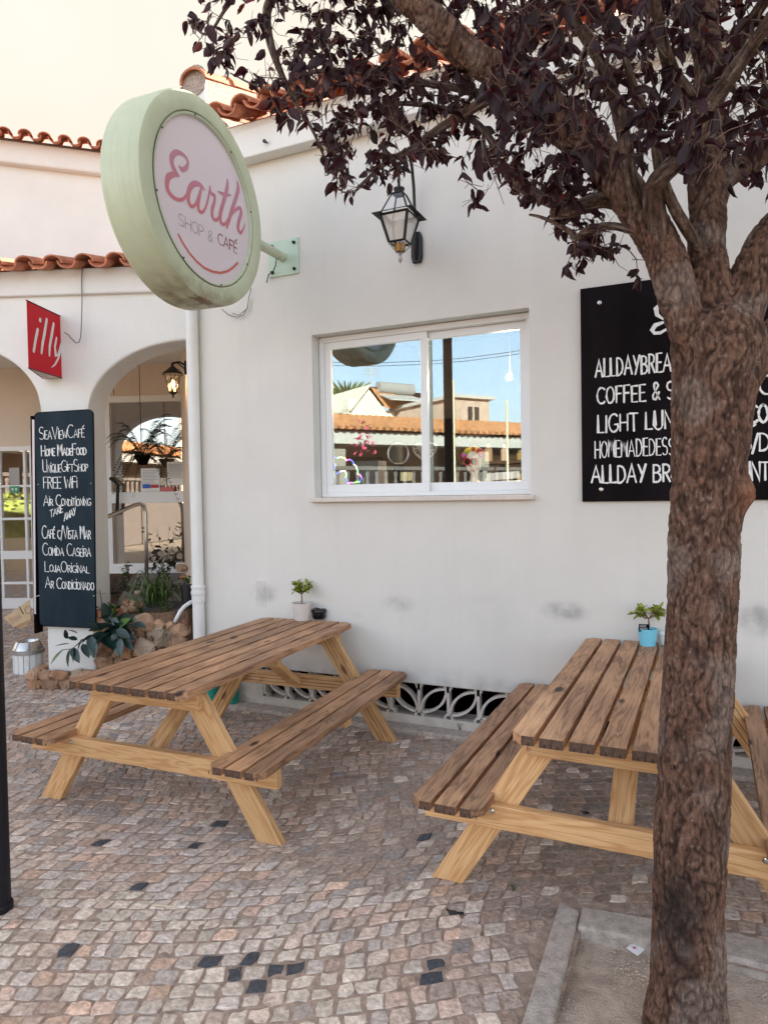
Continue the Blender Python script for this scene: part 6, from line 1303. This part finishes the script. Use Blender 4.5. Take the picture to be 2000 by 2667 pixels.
order=sorted(range(len(pts)),key=lambda i:min(np.linalg.norm(NA-pts[i],axis=1)))
NAb=np.zeros((len(nodes)+20000,3)); NAb[:len(nodes)]=NA; cntn=len(nodes); NR=np.concatenate([np.array(nrad),np.zeros(20000)])
for i in order:
    T_=pts[i]; d=np.linalg.norm(NAb[:cntn]-T_,axis=1)+NR[:cntn]*0; j=int(d.argmin()); S_=NAb[j].copy(); L_=d[j]
    if L_<.02: continue
    r0=min(NR[j]*.7,.0022+.006*L_); r0=max(r0,.0021); k=max(3,int(L_/.05)); path=[];rr=[]
    perp=rng.normal(size=3)*.10*L_; sag=np.array([0,0,-.10*L_])
    for q in range(k+1):
        t_=q/k; p=S_+(T_-S_)*t_+(perp+sag)*math.sin(math.pi*t_)+(rng.normal(size=3)*.006 if 0<q<k else 0); path.append(p); rr.append(r0*(1-.6*t_))
    tw.tube(path,rr,4,cap=False)
    for p,r in list(zip(path,rr))[1:]:
        if cntn<len(NAb): NAb[cntn]=p; NR[cntn]=r; cntn+=1
    nl=rng.integers(1,7); 
    for q in range(nl):
        t_=rng.uniform(.45,1.0)**.7; idx=min(k,int(t_*k+.5)); base=path[idx]+rng.normal(size=3)*.004
        d_=np.array([rng.normal(),rng.normal(),-.9+rng.normal()*.6]); leaves.append((base,d_/np.linalg.norm(d_),rng.uniform(.030,.062),rng.uniform(-1.5,1.5)))
    # bare side twiglets
    for _k in range(rng.integers(0,4)):
        p=path[int(k*.5)]; e=p+rng.normal(size=3)*.036; tw.tube([p,(p+e)/2+rng.normal(size=3)*.008,e],[.0016,.0012,.0008],3,cap=False)
M_twigb=mat('twig_bark',(.12,.07,.052),.85,.3,30)
tw.build('twigs',M_twigb,tree,fixn=False,kind='stuff')
def plumleaf(v):
    L_=1.;n=6; vs=[(0,0,0)];fs=[]; rs=random.Random(v); cup=rs.uniform(.3,1.25); curl=rs.uniform(.1,.9)*rs.choice((1,1,-1)); tw_=rs.uniform(-.6,.6)
    for i in range(1,n):
        t_=i/n; w_=.33*math.sin(math.pi*(t_**.85))**.75*(1+rs.uniform(-.08,.08)); z=-curl*t_*t_*.6
        for s_ in (-1,-.5,0,.5,1):
            yy=s_*w_*math.cos(cup*abs(s_)); zz=z+abs(s_)*w_*math.sin(cup)*.9+rs.uniform(-.02,.02); a=tw_*t_; vs.append((L_*t_,yy*math.cos(a)-zz*math.sin(a)+0,yy*math.sin(a)+zz*math.cos(a)))
    vs.append((L_,0,-curl*.6)); e=len(vs)-1
    for k in range(4): fs.append((0,1+k,2+k))
    for i in range(n-2):
        for k in range(4): a=1+5*i+k; fs.append((a,a+5,a+6,a+1))
    a=1+5*(n-2)
    for k in range(4): fs.append((a+k,e,a+k+1))
    return vs,fs
M_leaf=bpy.data.materials.new('plum_leaf'); M_leaf.use_nodes=True; t=M_leaf.node_tree; n=t.nodes; L=t.links; p=n['Principled BSDF']; p.inputs['Roughness'].default_value=.45; p.inputs['Specular IOR Level'].default_value=.32
a=n.new('ShaderNodeVertexColor'); a.layer_name='Col'; oi=n.new('ShaderNodeObjectInfo'); tr_=n.new('ShaderNodeBsdfTranslucent'); mx=n.new('ShaderNodeMixShader'); mx.inputs[0].default_value=.3
L.new(a.outputs[0],p.inputs['Base Color']); hs=n.new('ShaderNodeHueSaturation'); hs.inputs['Saturation'].default_value=1.5; hs.inputs['Value'].default_value=1.6; L.new(a.outputs[0],hs.inputs['Color']); L.new(hs.outputs[0],tr_.inputs[0]); L.new(p.outputs[0],mx.inputs[1]); L.new(tr_.outputs[0],mx.inputs[2]); L.new(mx.outputs[0],n['Material Output'].inputs[0])
VAR=[plumleaf(v) for v in range(10)]
def leafcol():
    r=rng.random(); k=rng.uniform(.6,1.4)
    if r<.66: return np.array([.034,.012,.015])*k
    if r<.92: return np.array([.055,.032,.037])*k
    return np.array([.095,.028,.024])*k
lmeshes=[]
for v,(vs,fs) in enumerate(VAR):
    me=bpy.data.meshes.new('leaf'); me.from_pydata(vs,[],fs); me.materials.append(M_leaf); me.polygons.foreach_set('use_smooth',[True]*len(fs)); setcol(me,np.tile(leafcol(),(len(vs),1))); lmeshes.append(me)
def leafmat(base,d_,s_,roll): return Matrix.Translation(Vector(base))@Vector(d_).to_track_quat('X','Z').to_matrix().to_4x4()@Matrix.Rotation(roll,4,'X')@Matrix.Diagonal((s_,s_,s_,1))
def seen(l): px,py,dz=projn(l[0]); return 0<px<2000 and 0<py<2667 
leaves.sort(key=lambda l:(0 if seen(l) else 1,projn(l[0])[2]/l[2]))
V=[];Fc=[];Cc=[]
winv=world_inv(tree)
for i,l in enumerate(leaves):
    v=int(rng.integers(0,10)); M4=leafmat(*l)
    if i<300:
        o=bpy.data.objects.new('leaf',lmeshes[v]); COL.objects.link(o); o.parent=tree; o.matrix_parent_inverse=winv; o.matrix_basis=M4
    else:
        vs,fs=VAR[v]; A=np.array(M4); q=np.array(vs)@A[:3,:3].T+A[:3,3]; o_=len(V); V+=[tuple(k) for k in q]; Fc+=[tuple(j+o_ for j in f) for f in fs]; Cc+=[leafcol()]*len(vs)
b=MB(); b.v=V;b.f=Fc;b.m=[0]*len(Fc); o=b.build('leaves',M_leaf,tree,fixn=False,smooth=True,kind='stuff'); setcol(o.data,np.array(Cc))
print('LEAVES',len(leaves),'STONES',len(stones))

# ================================================================ ACROSS THE STREET (seen in the window glass)
def mr_(x,y,t_): P=atd(x,y,t_); return np.array([P[0],.245-P[1],P[2]])
M_hw=mat('house_white',(.74,.66,.54),.9,.05,1); M_hr=mat('house_orange_tiles',(.50,.22,.095),.85,.25,4); M_hd=mat('house_dark_opening',(.03,.025,.02),.5); M_hg=mat('house_grey_band',(.5,.46,.42),.9)
e0,e1=mr_(863,1100,20),mr_(1358,1126,23.7); dx=e1-e0; dx[2]=0; LL=np.linalg.norm(dx); dx/=LL; nx_=np.array([dx[1],-dx[0],0]); 
if nx_[1]>0: nx_=-nx_      # points away from the café
EZ=3.75
def HP(s_,d_,z_): q=e0+dx*s_+nx_*d_; return (q[0],q[1],z_)
def hbox(b,s0,s1,d0,d1,z0,z1,mi=0): 
    P=[HP(s,d,z) for s in (s0,s1) for d in (d0,d1) for z in (z0,z1)]; b.add(P,[(0,1,3,2),(4,6,7,5),(0,4,5,1),(2,3,7,6),(0,2,6,4),(1,5,7,3)],mi)
rowh=thing('terraced_house','long low cream house with orange tiled roof across the street','house',HP(0,0,0))
b=MB(); hbox(b,-14,26,3.4,8,-.1,EZ-.25); b.build('wall',mat('house_wall_shaded',(.42,.36,.31),.9,.05,1),rowh); b=MB(); hbox(b,-14,26,.0,.9,EZ-.62,EZ-.25); b.build('fascia',M_hg,rowh)  # facade tone darkened: the shade under the deep porch is put into its colour
b=MB(); b.add([HP(-14,-.2,EZ-.2),HP(26,-.2,EZ-.2),HP(26,2.2,EZ+.42),HP(-14,2.2,EZ+.42),HP(26,8.6,EZ-.2),HP(-14,8.6,EZ-.2)],[(0,1,2,3),(3,2,4,5)]); b.build('roof',M_hr,rowh,fixn=False)
b=MB()
for i in range(160):
    s_=-14+i*.25; b.tube([HP(s_,-.25,EZ-.15),HP(s_,2.2,EZ+.46)],.085,5,cap=True)
b.build('roof_tiles',M_hr,rowh,fixn=False,kind='stuff')
for s_ in (-6,2.2,9.5,16): 
    b=MB(); hbox(b,s_,s_+1.5,3.35,3.45,1.1,2.95); b.build('window',M_hd,rowh)
for s_ in (-9,.2,5.6,12.5): 
    b=MB(); hbox(b,s_,s_+.4,.3,.7,-.1,EZ-.6); b.build('pillar',mat('pillar_tan',(.30,.26,.22),.9),rowh)
b=MB(); hbox(b,-14,26,-1.6,-1.45,-.1,1.75); hbox(b,-14,26,-1.65,-1.40,2.30,2.40); 
for i in range(130): s_=-13.8+i*.3; b.lathe([(.04,1.7),(.075,1.85),(.04,2.05),(.06,2.2),(.05,2.3)],6,HP(s_,-1.52,0)[:2]+(0,))
b.build('balustrade',mat('balustrade_grey',(.13,.11,.10),.9),rowh,fixn=False,kind='stuff')
upp=thing('gabled_house','two storey white gabled house with solar water heater behind the low house','house',HP(3,12,0))
pL,pR=mr_(917,1090,34),mr_(1001,1045,34)
def box2(b,s0,s1,d0,d1,z0,z1): hbox(b,s0,s1,d0,d1,z0,z1)
def sd_(P): v_=P-e0; return float(v_@dx),float(v_@nx_)
sL_,dL_=sd_(mr_(917,1090,33)); sR_,dR_=sd_(mr_(1080,1040,35)); dm=min(dL_,dR_)
b=MB(); hbox(b,sL_,sR_+.5,dm,dm+8,-.1,5.7); sm=sd_(mr_(1001,1045,34))[0]; b.prism([HP(sL_,dm,5.7),HP(sm,dm,5.7),HP((sL_+sm)/2,dm,6.7)],tuple(nx_*8)); b.build('wall',M_hw,upp)
b=MB(); b.add([HP((sL_+sm)/2,dm-.2,6.75),HP(sR_+.9,dm-.4,6.0),HP(sR_+.9,dm-.4,5.75),HP(sm-.2,dm-.4,5.75)],[(0,1,2,3)]); b.add([HP((sL_+sm)/2,dm-.2,6.78),HP(sR_+.9,dm-.2,6.6),HP(sR_+.9,dm+8,6.6),HP((sL_+sm)/2,dm+8,6.78)],[(0,1,2,3)]); b.build('roof',M_hr,upp,fixn=False); b=MB(); b.prism([HP(sL_-.1,dm-.1,5.6),HP((sL_+sm)/2,dm-.1,6.78),HP((sL_+sm)/2,dm-.1,6.9),HP(sL_-.1,dm-.1,5.72)],tuple(nx_*8)); b.build('verge',M_hw,upp)
b=MB(); hbox(b,(sL_+sm)/2-.3,(sL_+sm)/2+.3,dm-.03,dm+.05,4.2,5.3); b.build('window',M_hg,upp)
b=MB(); hbox(b,sL_-.1,sL_+.5,dm+.2,dm+.8,5.5,6.2); b.build('chimney',M_hw,upp)
tk=mr_(1030,1012,34); tt_=thing('water_heater','solar water heater tank on the roof of the gabled house','water heater',tuple(tk)); b=MB(); ta=tk-dx*1.0;tb=tk+dx*1.0; b.tube([ta,tb],.28,16); b.build('tank',mat('tank_grey',(.35,.32,.30),.5),tt_); b=MB(); b.prism([tuple(ta+np.array([0,0,-.3])),tuple(tb+np.array([0,0,-.3])),tuple(tb-nx_*1.2+np.array([0,0,-.7])),tuple(ta-nx_*1.2+np.array([0,0,-.7]))],(0,0,-.05)); b.build('collector',M_hg,tt_)
bxh=thing('brown_house','flat topped brownish upper storey with dark windows beyond the low house','house',HP(12,9,0)); s0,d0=sd_(mr_(1146,1040,31)); s1,d1=sd_(mr_(1272,1060,31)); dm2=min(d0,d1)
b=MB(); hbox(b,s0,s1,dm2,dm2+5,-.1,5.75); b.build('wall',mat('house_brown',(.50,.36,.28),.9,.1,2),bxh); b=MB(); hbox(b,s0-.2,s1+.2,dm2-.2,dm2+5.2,5.75,5.9); b.build('roof',M_hg,bxh)
for k in (.35,.55): 
    b=MB(); hbox(b,s0+(s1-s0)*k,s0+(s1-s0)*(k+.13),dm2-.03,dm2+.05,4.3,5.4); b.build('window',M_hd,bxh)
# palm
pm=mr_(905,1060,42); palm=thing('palm_tree','palm tree standing behind the gabled house','palm tree',(pm[0],pm[1],0)); b=MB(); b.tube([(pm[0],pm[1],-.1),(pm[0]+.1,pm[1],4),(pm[0],pm[1],7)],[.3,.22,.2],10); b.build('trunk',mat('palm_trunk',(.2,.14,.09),.9,.3,5),palm)
b=MB()
for k in range(46):
    a=rnd(0,6.28); el=rnd(-.5,1.3); out=np.array([math.cos(a),math.sin(a),0]); side=np.array([-out[1],out[0],0]); L_=rnd(1.5,2.1)
    for q in range(7):
        f_=(q-3)*.22; d_=out*math.cos(el)+side*f_+np.array([0,0,math.sin(el)]); tip=pm+d_*L_; mid=pm+d_*L_*.6; b.add([tuple(mid-side*.06),tuple(mid+side*.06),tuple(tip+np.array([0,0,-.3])),tuple(pm)],[(3,0,2),(3,2,1)])
b.build('crown',mat('palm_green',(.12,.14,.03),.7,.3,2),palm,fixn=False)
# poles, wires
for nm,x,t_,h,r,lb in (('utility_pole',1178,15,4.1,.035,'thin pale pole across the street, the left one in the window reflection'),('utility_pole',1318,17,3.9,.03,'thin pale pole across the street, the right one in the window reflection')):
    P=mr_(x,1100,t_); b=MB(); b.tube([(P[0],P[1],-.1),(P[0],P[1],h)],r,10); tag(b.build(nm,mat('pale_pole',(.6,.5,.35),.8)),lb,'pole')
A_,B_=mr_(700,945,22),mr_(1500,895,22); wr=MB()
for k,dz in enumerate((0,.25)): wr.tube([A_+np.array([0,0,dz*.4])+(B_-A_)*t_+np.array([0,0,-.35*math.sin(math.pi*t_)]) for t_ in np.linspace(-.5,1.5,15)],.010,4)
tag(wr.build('overhead_wires',M_ink),'two thin overhead wires crossing above the street','wire')
P=mr_(967,985,35); an=thing('tv_antenna','thin rooftop television antenna on the gabled house','antenna',tuple(P)); b=MB(); b.tube([(P[0],P[1],6.2),(P[0],P[1],8)],.03,5)
for k in range(4): b.tube([P+dx*.5+np.array([0,0,.2+k*.15]),P-dx*.5+np.array([0,0,.2+k*.15])],.02,4)
b.build('mast',M_hg,an)
# bougainvillea and hedge
P=mr_(945,1165,19.2); bo=thing('bougainvillea','pink flowering bougainvillea against the low house','shrub',(P[0],P[1],0)); b=MB()
for k in range(60): leaf_at(b,Vector(P)+Vector((rnd(-.3,.3),rnd(-.3,.3),rnd(-.2,.7))),(rnd(-1,1),rnd(-1,1),rnd(-1,1)),.12,.1,n=3)
b.build('blossom',mat('magenta',(.55,.06,.14),.7),bo); b=MB(); b.tube([(P[0],P[1],-.1),(P[0],P[1],2.4)],.04,6); b.build('stem',M_twig,bo)
hd=MB(); M_hed=mat('hedge_green',(.17,.22,.04),.7,.5,3)
for k in range(6000):
    x,y,z=rnd(-17,-7),-7.6+rnd(-.45,.45),rnd(.75,1.75); leaf_at(hd,Vector((x,y,z)),(rnd(-1,1),rnd(-1,1),rnd(-.5,1)),.16,.12,n=3)
hd.box(-17,-7,-8,-7.2,.7,1.65); o=hd.build('hedge',M_hed,None,fixn=False); tag(o,'clipped yellow green hedge on a low wall across the street','hedge')
b=MB(); b.box(-17.2,-6.8,-8.1,-7.1,-.13,.7); tag(b.build('garden_wall',M_hw),'low pale wall under the hedge across the street','wall')
hh_=thing('corner_house','pale house with orange hipped roof opposite the porch','house',(-14,-16,0)); b=MB(); b.box(-22,-12.5,-20,-12,-.1,3.6); b.build('wall',M_hw,hh_); b=MB(); b.add([(-22.4,-20.4,3.6),(-12.1,-20.4,3.6),(-12.1,-11.6,3.6),(-22.4,-11.6,3.6),(-19,-16,5.8),(-15.5,-16,5.8)],[(3,2,5,4),(2,1,5),(1,0,4,5),(0,3,4)]); b.build('roof',M_hr,hh_)
